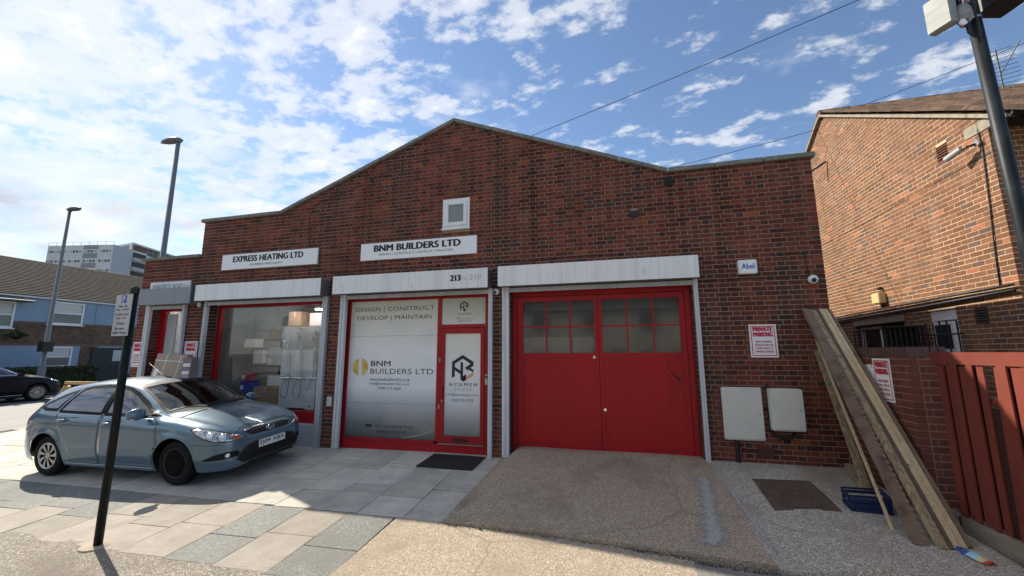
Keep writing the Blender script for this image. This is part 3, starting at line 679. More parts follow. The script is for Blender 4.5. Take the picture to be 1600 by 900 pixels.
# garage door
gd = thing('garage_doors', 'red double timber garage doors glazed with small upper panes', 'garage door')
YG = .20
mb = MB(); mb.box(-1.858, -1.775, YG-.02, YG+.09, -.22, 2.70).box(1.072, 1.158, YG-.02, YG+.09, -.05, 2.70).box(-1.775, 1.072, YG-.019, YG+.089, 2.585, 2.70).build('frame', red, gd, .004)
dusty = glass('dusty_pane', (.85, .87, .91), .78, .10, .09)
for s, (a, b) in ((0, (-1.768, -.340)), (1, (-.334, 1.066))):
    g0, g1 = (-1.665, -.40) if s == 0 else (-.272, .978)
    mb = MB(); mb.box(a, g0, YG, YG+.05, -.035, 2.575).box(g1, b, YG, YG+.05, -.035, 2.575).box(g0, g1, YG+.001, YG+.049, 2.488, 2.575).box(g0, g1, YG+.001, YG+.049, 1.475, 1.572).box(g0, g1, YG+.001, YG+.049, -.035, .16)
    lf = mb.build('leaf', redm, gd, .003)
    nb = 11; w_ = (g1-g0)/nb
    for i in range(nb):
        MB().prism([(g0+i*w_+.0005, YG+.012), (g0+i*w_+.002, YG+.0112), (g0+(i+1)*w_-.002, YG+.0112), (g0+(i+1)*w_-.0005, YG+.012), (g0+(i+1)*w_-.0005, YG+.0126), (g0+i*w_+.0005, YG+.0126)], 'z', .16, 1.475).build('board', redm, lf)
    box('back_panel', redm, lf, g0, g1, YG+.0128, YG+.0295, .161, 1.474)
    for i in (1, 2):
        xx = g0+(g1-g0)*i/3; box('glazing_bar', redm, lf, xx-.013, xx+.013, YG+.008, YG+.042, 1.572, 2.488)
    zz = 2.03; mb = MB()
    for i in range(3):
        xa = g0+(g1-g0)*i/3+.0135*(i > 0); xb_ = g0+(g1-g0)*(i+1)/3-.0135*(i < 2); mb.box(xa, xb_, YG+.010, YG+.040, zz-.013, zz+.013)
    mb.build('glazing_bar', redm, lf)
    for i in range(3):
        for (z0, z1) in ((1.572, 2.017), (2.043, 2.488)):
            xa = g0+(g1-g0)*i/3+.0135*(i > 0); xb_ = g0+(g1-g0)*(i+1)/3-.0135*(i < 2)
            box('pane', dusty, lf, xa, xb_, YG+.022, YG+.027, z0, z1)
    if s == 0: box('strap_hinge', redm, lf, -1.83, -1.05, YG-.014, YG, .055, .095, .003)
    else: box('strap_hinge', redm, lf, .38, 1.13, YG-.014, YG, .05, .09, .003)
    xx = -.42 if s == 0 else -.27
    MB().lathe([(.0, -.014), (.024, -.014), (.026, 0.), (.026, .003)], (xx, YG, 1.50 if s == 0 else .64), 'y', 14).build('lock', chrome, lf)
MB().tube([(.74, YG-.004, 1.35), (.83, YG-.004, 1.22), (.93, YG-.006, 1.13)], [.004, .008, .012], 5).build('scrape_mark', black, gd)
rebase(gd, (-.35, YG, -.05))
bd = MB().box(-1.72, -.86, YG+.20, YG+.22, .3, 1.86).box(-.80, -.45, YG+.23, YG+.25, .3, 1.86)
tag(bd.build('stored_board', mat('beige_board', (.55, .45, .30), .8)), 'beige sheet board stored just behind the garage door panes', 'board')
tag(MB().box(-1.7, 1.0, YG+.30, YG+.50, 2.36, 2.60).build('ceiling_beam', mat('beam_grey', (.55, .56, .56), .7)), 'pale grey beam seen through the top garage panes', 'beam')

# ------------------------------------------------------------------ roller shutters
def shutter(x0, x1, z0, z1, rails, zb, label, boxm, name='roller_shutter', railm=lightrail, dep=.27, slat=(None, None)):
    t = thing(name, label, 'shutter')
    pr = [(-dep, z0), (-dep, z1), (-.001, z1+.012), (-.001, z0+.0), (-dep+.02, z0-.0)]
    MB().box(x0+.006, x1-.006, -dep+.004, -.001, z0+.004, z1-.004).build('shutter_box', darkbox, t)
    MB().box(x0, x1, -dep-.002, -dep+.004, z0-.004, z1).box(x0, x1, -dep+.004, -.002, z1-.004, z1+.001).build('fascia', boxm, t, .002)
    for a, b in rails:
        MB().box(a, b, -.075, -.001, zb, z0+.004).build('guide_rail', railm, t, .003)
        MB().box(a+(b-a)*.42, a+(b-a)*.58, -.079, -.0755, zb+.02, z0).build('rail_slot', galv, t)
    a, b = slat
    MB().box(a, b, -.055, -.03, z0-.085, z0-.01).build('bottom_slat', galv, t, .004)
    MB().box(a, b, -.050, -.035, z0-.01, z0+.004).build('rubber_seal', black, t)
    return rebase(t, ((x0+x1)/2, 0, zb))
b3 = shutter(-2.005, 1.243, 2.728, 3.078, [(-1.985, -1.862), (1.178, 1.243)], -.15, 'wide white shutter box and rails over the red garage doors', white_alu, slat=(-1.86, 1.177))
b2 = shutter(-5.385, -2.192, 2.722, 3.07, [(-5.337, -5.215), (-2.24, -2.172)], -.19, 'white shutter box numbered 213 over the red framed shopfront', white_alu, slat=(-5.214, -2.241))
b1 = shutter(-8.895, -5.665, 2.714, 3.06, [(-8.85, -8.77), (-5.76, -5.64)], -.26, 'white shutter box over the plumbers display window', white_alu, slat=(-8.769, -5.761), railm=galv)
b0 = shutter(-10.55, -9.02, 2.672, 3.03, [(-10.59, -10.47), (-9.47, -9.41)], -.28, 'slate grey shutter box over the narrow annex doorway', slate, slat=(-10.469, -9.471))
yy = -.2745
o = text('number', '213', ink, b2, -2.905, -2.695, 2.86, 2.965, yy, .10); o.location = -b2.location
ghost = mat('faded_lettering', (.42, .44, .44), .6, var=[(40, (.7, .72, .72), .45, .6)])
o = text('faded_number', '219', ghost, b2, -2.53, -2.31, 2.865, 2.965, yy, .04); o.location = -b2.location
o = text('faded_number', '7w', ghost, b2, -2.68, -2.58, 2.865, 2.93, yy, .0); o.location = -b2.location
# ------------------------------------------------------------------ signs on the facade
def board_sign(name, label, x0, x1, z0, z1, lines, dep=.045):
    t = thing(name, label, 'sign')
    box('panel', sign_white, t, x0, x1, -dep, -.003, z0, z1, .003)
    for body, a, b, c, d, bold in lines: text('lettering', body, ink, t, a, b, c, d, -dep-.0015, bold)
    return rebase(t, ((x0+x1)/2, 0, z0))
board_sign('shop_sign', 'white signboard lettered BNM Builders Ltd below the small window', -4.955, -2.485, 3.408, 3.752,
           [('BNM BUILDERS LTD', -4.66, -2.80, 3.575, 3.705, .09), ('DESIGN | CONSTRUCT | DEVELOP | MAINTAIN', -4.53, -2.96, 3.475, 3.53, .0)])
board_sign('shop_sign', 'white signboard lettered Express Heating Ltd, plumbers merchants', -8.515, -5.992, 3.413, 3.755,
           [('EXPRESS HEATING LTD', -8.21, -6.34, 3.575, 3.705, .08), ('PLUMBERS MERCHANTS', -7.72, -6.87, 3.475, 3.52, .01)])
t = thing('street_sign', 'white Wingfield Road nameplate above the slate shutter box', 'sign')
box('plate', mat('enamel_white', (.74, .76, .78), .3), t, -10.63, -9.40, -.02, .008, 2.99, 3.235, .002)
text('lettering', 'WINGFIELD  ROAD', mat('worn_black', (.05, .05, .055), .6), t, -10.55, -9.62, 3.06, 3.175, -.0215, .0); text('lettering', 'E.15', inkred, t, -9.57, -9.43, 3.075, 3.13, -.0215, .0)
rebase(t, (-10, 0, 2.99))
def parking_sign(label, x0, x1, z0, z1, to3, nrm, group=None):
    """to3(x, z, d) maps sign coordinates; d is proud of the wall"""
    t = thing('parking_sign', label, 'sign', group=group)
    w, h = x1-x0, z1-z0
    def quad(a, b, c, d, dd): return [to3(a, c, dd), to3(b, c, dd), to3(b, d, dd), to3(a, d, dd)]
    mb = MB(); mb.add(quad(x0, x1, z0, z1, .006)+quad(x0, x1, z0, z1, .0005), [(0, 1, 2, 3), (7, 6, 5, 4), (0, 4, 5, 1), (1, 5, 6, 2), (2, 6, 7, 3), (3, 7, 4, 0)]); mb.build('plate', sign_white, t)
    mb = MB(); i, j = .022, .012
    for (a, b, c, d) in ((x0+i, x1-i, z0+i, z0+i+j), (x0+i, x1-i, z1-i-j, z1-i), (x0+i, x0+i+j, z0+i+j, z1-i-j), (x1-i-j, x1-i, z0+i+j, z1-i-j)): mb.add(quad(a, b, c, d, .0072), [(0, 1, 2, 3)])
    mb.build('border', inkred, t, fix=False)
    T = lambda x, z: to3(x, z, .0075)
    for body, a, b, c, d, bo in (('PRIVATE', .13, .87, .79, .92, .11), ('PARKING', .13, .87, .63, .76, .11), ('UNAUTHORISED', .20, .80, .445, .505, .04), ('VEHICLES WILL BE', .16, .84, .345, .405, .04), ('TOWED AWAY AT', .18, .82, .245, .305, .04), ("OWNER'S EXPENSE", .16, .84, .145, .205, .04)):
        text('lettering', body, inkred, t, x0+w*a, x0+w*b, z0+h*c, z0+h*d, 0, bo, T)
    return t
fac3 = lambda x, z, d: (x, -d, z)
rebase(parking_sign('red and white private parking sign on the facade above the meter boxes', 1.925, 2.295, 1.50, 1.995, fac3, None), (2.11, 0, 1.5))
rebase(parking_sign('red and white private parking sign between the annex doorway and display window', -9.36, -8.99, 1.28, 1.85, fac3, None), (-9.2, 0, 1.3))
rebase(parking_sign('red and white private parking sign on the outer jamb of the annex doorway', -10.93, -10.62, 1.28, 1.85, fac3, None), (-10.8, 0, 1.3))
t = thing('alarm_box', 'white alarm bell box lettered Abel in blue on the facade', 'alarm box')
MB().box(1.845, 2.105, -.085, -.002, 2.775, 2.995).build('case', white_pl, t, .012)
box('cover_panel', sign_white, t, 1.875, 2.075, -.0865, -.084, 2.785, 2.985)
text('lettering', 'Abel', inkblue, t, 1.885, 2.065, 2.85, 2.935, -.088, .035)
rebase(t, (1.975, 0, 2.775))
def dome_cam(label, x, z, r=.055, y=0.):
    t = thing('security_camera', label, 'camera')
    MB().lathe([(.0, -.10), (r*.6, -.094), (r, -.06), (r*1.02, -.03), (r*.9, -.0015)], (x, y, z), 'y', 20).build('housing', white_pl, t, smooth=True)
    MB().lathe([(0., -.112), (r*.42, -.106), (r*.55, -.085)], (x-.008, y, z-.014), 'y', 16).build('lens', blackg, t, smooth=True)
    return rebase(t, (x, y, z))
dome_cam('white dome camera on the facade right of the alarm box', 2.84, 2.65, .065)
dome_cam('white dome camera between the 213 shutter box and the garage shutter', -2.098, 2.665)
dome_cam('white dome camera beside the display window shutter rail', -9.04, 2.66)
# meter boxes
def meter(label, x0, x1, z0, z1, d, tilt):
    t = thing('meter_box', label, 'meter box')
    MB().box(x0, x1, -d, -.002, z0, z1).build('case', cream, t, .012)
    MB().box(x0+.035, x1-.008, -d-.012, -d-.001, z0+.02, z1-.03).build('door', cream, t, .004)
    MB().lathe([(0, -.004), (.009, -.004), (.009, .002)], (x1-.05, -d-.0115, (z0+z1)/2), 'y', 10).build('lock', black, t)
    return rebase(t, ((x0+x1)/2, 0, z0))
meter('tall flat cream meter box on the brick facade', 1.46, 2.00, .30, 1.06, .06, 0)
meter('deep cream meter box beside the leaning planks', 2.075, 2.49, .47, 1.055, .17, 0)
tag(MB().tube([(1.62, -.035, .30), (1.62, -.035, -.02)], .028, 10).build('service_pipe', black), 'black pipe running from the tall meter box into the ground', 'pipe')
tag(MB().tube([(2.085, -.02, 1.12), (2.08, -.03, .8), (2.07, -.04, .50), (2.12, -.05, .39), (2.22, -.06, .34), (2.33, -.06, .36), (2.40, -.05, .47)], .017, 8).build('service_cable', black, smooth=True), 'black cable looping under the deep meter box', 'cable')
t = thing('air_brick', 'dark perforated air brick low in the facade', 'air brick')
box('plate', mat('airbrick_clay', (.10, .035, .026), .9), t, 1.885, 2.10, -.010, .004, .075, .21)
for i in range(7):
    for j in range(4): box('hole', black, t, 1.90+i*.028, 1.915+i*.028, -.0108, -.0095, .09+j*.03, .105+j*.03)
rebase(t, (1.99, 0, .075))
def cable(label, pts, r=.006, name='wall_cable', m=black): return tag(MB().tube(pts, r, 6).build(name, m, smooth=True), label, 'cable')
cable('thin black cable running along the bricks above the shutter boxes', [(-5.6, -.008, 3.19), (-4.6, -.008, 3.23), (-3.6, -.008, 3.20), (-2.6, -.008, 3.24), (-1.6, -.008, 3.20), (-.6, -.008, 3.24), (.1, -.008, 3.22)])
cable('thin black cable along the bricks below the alarm box', [(1.25, -.008, 2.70), (1.8, -.008, 2.715), (2.3, -.008, 2.72), (3.0, -.008, 2.725)])
cable('short black cable dropping to the dome camera near the corner', [(2.35, -.008, 3.06), (2.72, -.008, 3.07), (2.79, -.008, 3.03), (2.80, -.008, 2.70)], .005)
cable('thin black cable climbing the bricks left of the gable', [(-6.2, -.008, 3.15), (-6.25, -.008, 3.9), (-6.3, -.008, 4.5), (-6.1, -.008, 4.75), (-5.2, -.008, 5.0), (-4.2, -.008, 5.35)], .005)
box('outlet_block', mat('outlet_dark', (.02, .018, .016), .9), bld, .86, .99, -.03, .01, 4.36, 4.50)
tag(box('socket_cover', mat('socket_grey', (.5, .52, .53), .5), None, -5.54, -5.43, -.03, -.002, .57, .75, .004), 'small grey socket cover on the pier between the shopfronts', 'socket')
tag(MB().box(-3.02, -2.07, -.72, -.14, 0, .012).build('door_mat', mat('rubber_mat', (.012, .012, .013), .8, bump=(120, .6, .003)), loc=(0, 0, -.197), rot=(0, 0, 0)), 'black rubber doormat outside the glazed door', 'doormat')
dm = bpy.data.objects['door_mat']; dm.location = (-2.70, -.4, gz(-2.7, -.4)+.006); dm.rotation_euler = (math.atan(.053), 0, 0)
for v in dm.data.vertices: v.co.x += 2.5; v.co.y = (v.co.y+.43)*1.15

# display inside the plumbers window
pnl = thing('shower_display_board', 'white tiled board of shower sets in the plumbers window', 'display')
MB().box(-7.20, -5.86, .50, .53, .43, 2.16).build('board', mat('display_board', (.82, .86, .86), .35, var=[(2, (.62, .67, .67), .4, .7)]), pnl)
MB().box(-7.20, -5.86, .495, .4995, 1.66, 2.16).build('upper_tile', mat('display_grey', (.36, .38, .39), .4), pnl)
for i, (x, m_) in enumerate(((-7.0, chrome), (-6.68, chrome), (-6.31, chrome), (-5.98, black))):
    h = thing('shower_set', ['slim chrome shower set at the open end of the display board', 'tall chrome riser shower set with round handset', 'chrome riser shower set with a crossed hose', 'matt black shower set on the display board'][i], 'shower')
    zt = (1.95, 2.10, 2.02, 2.10)[i]; zbar = 1.06
    MB().tube([(x, .455, zbar), (x, .455, zt)], .013, 8).build('riser_rail', m_, h); MB().tube([(x-.13, .445, zbar), (x+.13, .445, zbar)], .028, 10).build('mixer_bar', m_, h)
    MB().lathe([(0, -.03), (.055, -.03), (.05, 0), (.015, .02)], (x-.05, .40, zt-.10), 'z', 14).build('handset', m_, h); MB().tube([(x, .45, zt-.15), (x-.05, .40, zt-.085)], .011, 8).build('bracket', m_, h)
    if i: MB().lathe([(0, 0), (.10, .0), (.10, .012), (.012, .03)], (x, .36, zt), 'z', 18).tube([(x, .455, zt), (x, .36, zt+.03)], .011, 8).build('rain_head', m_, h)
    hose = [(x-.02, .44, 1.04)]+[(x-.0+.10*math.cos(a), .43, .80+.16*math.sin(a)) for a in [PI*1.0+PI*k/8 for k in range(9)]]+[(x+.11, .43, 1.1), (x+.10, .43, 1.5), (x-.02, .41, zt-.14)]
    MB().tube(hose, .009, 6).build('hose', steel if m_ is chrome else black, h, smooth=True); rebase(h, (x, .5, zbar))
rebase(pnl, (-6.5, .5, .43))
bn = 0
for (x0, x1, y0, y1, z0, z1, lab, m_) in ((-7.95, -7.30, .55, .95, .43, .84, 'cardboard box on the window sill beside the shower board', card), (-7.30, -6.95, .7, 1.1, 2.19, 2.52, 'cardboard box on top of the shower board', card), (-8.45, -8.10, 1.3, 1.7, 1.92, 2.16, 'pale cardboard box on the shop shelf', cardp),
                                          (-8.06, -7.72, 1.3, 1.6, 1.92, 2.25, 'grey carton standing upright on the shop shelf', mat('grey_carton', (.42, .43, .42), .7)), (-8.52, -8.24, 1.0, 1.3, 1.34, 1.66, 'white carton below the shop shelf', white_pl), (-8.2, -7.85, 1.1, 1.4, 1.30, 1.72, 'pale green carton below the shop shelf', mat('mint_carton', (.50, .60, .57), .7)),
                                          (-8.50, -8.30, .7, .95, .95, 1.15, 'red plastic crate inside the plumbers window', mat('red_crate', (.30, .02, .03), .5)), (-8.52, -8.25, .7, 1.0, .72, .93, 'blue plastic crate inside the plumbers window', mat('blue_crate_i', (.02, .06, .40), .5)),
                                          (-6.35, -6.12, .32, .46, .43, .80, 'white pump unit standing below the chrome showers', white_pl), (-6.03, -5.85, .32, .46, .43, .80, 'white pump unit standing below the black shower', white_pl), (-6.9, -5.9, .9, 1.3, 2.2, 2.50, 'long white carton stored high behind the shower board', white_pl),
    (-8.55, -8.25, .75, 1.0, 1.72, 1.92, 'white fittings packet hung high inside the plumbers window', white_pl), (-7.70, -7.42, 1.2, 1.6, 1.30, 1.62, 'white boiler carton on the lower shop shelf', white_pl), (-7.9, -7.5, 1.3, 1.7, 1.92, 2.2, 'black pump carton on the top shop shelf', black), (-8.15, -7.78, 1.1, 1.5, .72, 1.08, 'light grey carton on the bottom shop shelf', MATS['sign_white'])):
    t = thing('carton' if 'crate' not in lab and 'pump' not in lab else ('plastic_crate' if 'crate' in lab else 'pump_unit'), lab, 'box')
    MB().box(x0, x1, y0, y1, z0, z1).build('body', m_, t, .006)
    if m_ in (card, cardp): box('tape', mat('parcel_tape', (.5, .42, .30), .3), t, (x0+x1)/2-.025, (x0+x1)/2+.025, y0-.002, y0+.001, z1-.12, z1+.001)
    elif 'pump' in lab: MB().lathe([(0, -.004), (.02, -.003), (.02, .002)], ((x0+x1)/2, y0, z0+.07), 'y', 12).build('dial', black, t)
    else: box('label', sign_white, t, x0+.03, x0+.12, y0-.0015, y0+.001, z0+.05, z0+.14)
    rebase(t, ((x0+x1)/2, (y0+y1)/2, z0))
t = thing('shop_shelf', 'dark steel shelving inside the plumbers shop', 'shelf')
for zz in (1.88, 1.26, .68): box('shelf_board', mat('shelf_dark', (.10, .10, .11), .5), t, -8.6, -7.4, 1.0, 1.9, zz, zz+.035)
for x in (-8.58, -7.42):
    for y in (1.02, 1.88): box('upright', MATS['shelf_dark'], t, x-.02, x+.02, y-.02, y+.02, -.12, 2.5)
MB().box(-8.58, -7.42, 1.89, 1.92, -.1, 2.55).build('back_panel', MATS['shelf_dark'], t)
rebase(t, (-8, 1.4, -.12))
t = thing('ceiling_tube_light', 'lit fluorescent tube on the annex shop ceiling', 'light')
box('tube', mat('tube_glow', (.9, .9, .9), .5, emit=((1, .97, .92), 42.)), t, -10.6, -9.4, 1.6, 1.65, 2.74, 2.78); box('batten', white_pl, t, -10.62, -9.38, 1.58, 1.67, 2.782, 2.84); rebase(t, (-10, 1.6, 2.8))
t = thing('ceiling_tube_light', 'lit fluorescent tube deep in the display shop', 'light')
box('tube', MATS['tube_glow'], t, -8.4, -6.4, 2.8, 2.85, 2.80, 2.84); box('batten', white_pl, t, -8.42, -6.38, 2.78, 2.87, 2.842, 2.9); rebase(t, (-7.4, 2.8, 2.8))
t = thing('ceiling_tube_light', 'added display tube brightening the shower board, unseen behind the window head', 'light')
box('tube', MATS['tube_glow'], t, -7.3, -5.9, .33, .36, 2.63, 2.655); box('batten', white_pl, t, -7.32, -5.88, .32, .37, 2.657, 2.69); rebase(t, (-6.6, .34, 2.63))  # added tube, out of view, there to brighten the shower board
for i, (x, z, h_, m_) in enumerate(((-10.0, .9, .32, black), (-9.7, .9, .45, white_pl), (-9.9, 1.5, .5, MATS['red_crate']))):
    tag(box('carton', m_, None, x, x+.32, 2.0, 2.4, z, z+h_, .006), ['black carton inside the annex shop', 'white carton inside the annex shop', 'red carton high inside the annex shop'][i], 'box')
tag(MB().box(-10.7, -9.3, 2.0, 2.5, -.12, .9).build('shop_counter', MATS['shelf_dark']), 'dark counter inside the annex shop', 'counter')
# goods outside the annex
t = thing('wrapped_parcel', 'large flat cardboard parcel strapped with tape leaning at the annex doorway', 'parcel')
MB().box(-.40, .40, -.07, .07, 0, 1.88).build('carton', cardp, t, .008)
for z in (.35, 1.72): box('strap', mat('white_strap', (.75, .73, .70), .5), t, -.403, .403, -.072, -.069, z, z+.018)
for x in (-.12, .24): box('strap', MATS['white_strap'], t, x, x+.018, -.0735, -.0705, .01, 1.878)
box('label', sign_white, t, -.34, -.24, -.0725, -.07, 1.25, 1.55)
t.location = (-9.48, -.46, gz(-9.5, -.5)-.01); t.rotation_euler = (-.17, .05, .06)
t = thing('carton', 'small printed carton standing behind the strapped parcel', 'box')
MB().box(-.12, .12, -.1, .1, 0, 1.75).build('body', mat('printed_carton', (.26, .20, .19), .8), t, .005)
for z in (1.40, 1.56): box('label', sign_white, t, -.09, .09, -.102, -.099, z, z+.07)
t.location = (-8.93, -.26, gz(-9., -.2)); t.rotation_euler = (-.08, 0, .05)
t = thing('timber_trestle', 'pale timber trestle standing outside the annex', 'trestle')
tim = mat('new_timber', (.50, .33, .13), .7, var=[((3, 3, 20), (.42, .27, .10), .4, .7)])
box('top_rail', tim, t, -.45, .45, -.03, .03, 1.03, 1.08)
for sx in (-1, 1):
    for sy in (-1, 1): MB().tube([(sx*.40, sy*.03, 1.0), (sx*.62, sy*.25, 0)], .035, 4).build('leg', tim, t)
box('cross_rail', tim, t, -.52, .52, -.18, -.14, .45, .52)
t.location = (-11.15, -.7, gz(-11.3, -.5)); t.rotation_euler = (0, 0, .1); t.scale = (1, 1, 1.2)

# ------------------------------------------------------------------ neighbouring house
hs = thing('brick_house', 'tall brown brick house with sunlit gable wall and tiled roof', 'house')
HX = 5.15; FY = -.123
RY, RZ, EZ = 4.05, 7.40, 4.86   # ridge, front eave
# gable wall u = distance back from the front corner
back_y = 8.2
top_h = [(0, EZ-.02), (RY-FY, RZ), (back_y-FY, EZ+.02)]
UV = lambda y: y-FY
HOLE_H = [(UV(2.23), UV(3.82), 1.0, 2.14), (UV(.985), UV(1.585), 1.1, 2.25), (UV(.43), UV(.66), 1.985, 2.215), (UV(.595), UV(.815), 4.60, 4.86)]
brick_wall(hs, 'hou', (HX, FY, 0), (0, 1, 0), (-1, 0, 0), 0, back_y-FY, -.415, top_h, HOLE_H, 'stretcher', joint=.013, depth=.10, hide=[(1000, 545, 1600, 900)])
mb = MB()
strip_wall(mb, None, [(.005, top_h[0][1])]+top_h[1:], GROW(HOLE_H), 0, 1, -.415)
me_v = [(HX+.0025+v[1]*.22, FY+v[0], v[2]) for v in mb.v]; mb.v = me_v; mb.build('mortar_bed', mortar_h, hs)
brick_wall(hs, 'hou', (HX, FY, 0), (1, 0, 0), (0, -1, 0), .103, 7, -.415, [(.103, EZ-.12), (7, EZ-.12)], (), 'flemish', joint=.013, depth=.10, pieces=40)
MB().box(HX+.012, HX+7, FY+.003, FY+.2, -.415, EZ-.12).build('mortar_bed', mortar_h, hs)
MB().box(HX+.25, HX+7, FY+.25, back_y, -.4, EZ-.2).build('house_core', mat('house_core', (.2, .12, .08), .9), hs)
# roof: board, verge, tiles, ridge
slope = math.atan2(RZ-EZ, RY-FY)
ov = .30  # eaves overhang
def rp(s, x, h=0.):   # s along slope from the ridge downwards
    return (x, RY-s*math.cos(slope)-h*math.sin(slope)*-1*0-h*math.sin(slope), RZ+.02-s*math.sin(slope)+h*math.cos(slope))
LS = (RY-FY)/math.cos(slope)+ov
rm_ = mat('roof_deck', (.07, .05, .04), .9)
MB().add([rp(0, HX-.06), rp(LS, HX-.06), rp(LS, HX+9), rp(0, HX+9), rp(0, HX-.06, .03), rp(LS, HX-.06, .03), rp(LS, HX+9, .03), rp(0, HX+9, .03)],
         [(0, 1, 2, 3), (4, 7, 6, 5), (0, 4, 5, 1), (1, 5, 6, 2), (2, 6, 7, 3), (3, 7, 4, 0)]).build('roof_deck', rm_, hs)
rear = lambda s, x, h=0.: (x, RY+s*math.cos(slope)+h*math.sin(slope), RZ+.02-s*math.sin(slope)+h*math.cos(slope))
MB().add([rear(0, HX-.06), rear(LS, HX-.06), rear(LS, HX+9), rear(0, HX+9), rear(0, HX-.06, .09), rear(LS, HX-.06, .09), rear(LS, HX+9, .09), rear(0, HX+9, .09)],
         [(0, 1, 2, 3), (4, 7, 6, 5), (0, 4, 5, 1), (1, 5, 6, 2), (2, 6, 7, 3), (3, 7, 4, 0)]).build('rear_roof', mat('rear_tiles', (.17, .10, .07), .9), hs)
vm = mat('verge_mortar', (.33, .29, .22), .9, var=[(9, (.22, .19, .15), .4, .7)])
for rf in (rp, rear):
    MB().add([rf(-.0, HX-.075, -.022), rf(LS-.03, HX-.075, -.022), rf(LS-.03, HX-.075, .028), rf(0, HX-.075, .028), rf(0, HX+.02, -.022), rf(LS-.03, HX+.02, -.022), rf(LS-.03, HX+.02, .028), rf(0, HX+.02, .028)],
             [(0, 1, 2, 3), (4, 7, 6, 5), (0, 4, 5, 1), (1, 5, 6, 2), (2, 6, 7, 3), (3, 7, 4, 0)]).build('verge', vm, hs)
tile_m = mat('roof_tile', (.105, .066, .046), .92, spec=.2, var=[(3.5, (.06, .042, .032), .42, .68), (30, (.15, .10, .07), .5, .75)])
def vary(m, amt):
    n, l = m.node_tree.nodes, m.node_tree.links; b = n['Principled BSDF']; src = b.inputs['Base Color'].links[0].from_socket
    oi = n.new('ShaderNodeObjectInfo'); mr = N(n, 'ShaderNodeMapRange', n_3=1-amt, n_4=1+amt); l.new(oi.outputs['Random'], mr.inputs[0])
    hs_ = n.new('ShaderNodeHueSaturation'); l.new(mr.outputs[0], hs_.inputs['Value']); l.new(src, hs_.inputs['Color']); l.new(hs_.outputs[0], b.inputs['Base Color'])
vary(tile_m, .35)
for m_ in (m_slab, m_slab2): vary(m_, .10)
for m_ in (m_pgrey, m_ppink): vary(m_, .12)
tw, tl = .30, .345
tv, tf = [], []
for i in range(7):
    xx = tw*i/6; hh = .012+.075*max(0, math.sin(i/6*PI*2))+.012*(i in (0, 6))
    tv += [(xx, 0, .028+hh), (xx, -.40, .004+hh+.018), (xx, -.40, .004)]
for i in range(6): a = i*3; tf += [(a, a+3, a+4, a+1), (a+1, a+4, a+5, a+2)]
tile_me = MB().add(tv, tf).mesh('roof_tile'); tile_me.materials.append(tile_m)
rows_ = int(LS/tl)+1
for r in range(rows_):
    for c in range(22):
        o = bpy.data.objects.new('roof_tile', tile_me); COL.objects.link(o); o.parent = hs
        o.location = rp(r*tl+.0, HX-.05+c*tw, .03); o.rotation_euler = (slope+random.uniform(-.012, .012), random.uniform(-.01, .01), random.uniform(-.008, .008))
MB().tube([(HX-.07, RY, RZ+.05), (HX+9, RY, RZ+.05)], .11, 12).build('ridge_tile', tile_m, hs)
MB().tube([(HX+.0, FY-.34, EZ-.13), (HX+8, FY-.34, EZ-.13)], .06, 8).build('gutter', black, hs)
MB().box(HX+.0, HX+8, FY-.28, FY-.005, EZ-.19, EZ-.15).build('soffit', black, hs)
MB().add([(HX-.012, FY+.37, 4.86), (HX-.012, FY+.37, 4.70), (HX-.012, FY-.30, 4.70-.02), (HX-.012, FY-.30, 4.83), (HX+.10, FY+.37, 4.86), (HX+.10, FY+.37, 4.70), (HX+.10, FY-.30, 4.68), (HX+.10, FY-.30, 4.83)],
         [(0, 1, 2, 3), (4, 7, 6, 5), (0, 4, 5, 1), (1, 5, 6, 2), (2, 6, 7, 3), (3, 7, 4, 0)]).build('kneeler', vm, hs)
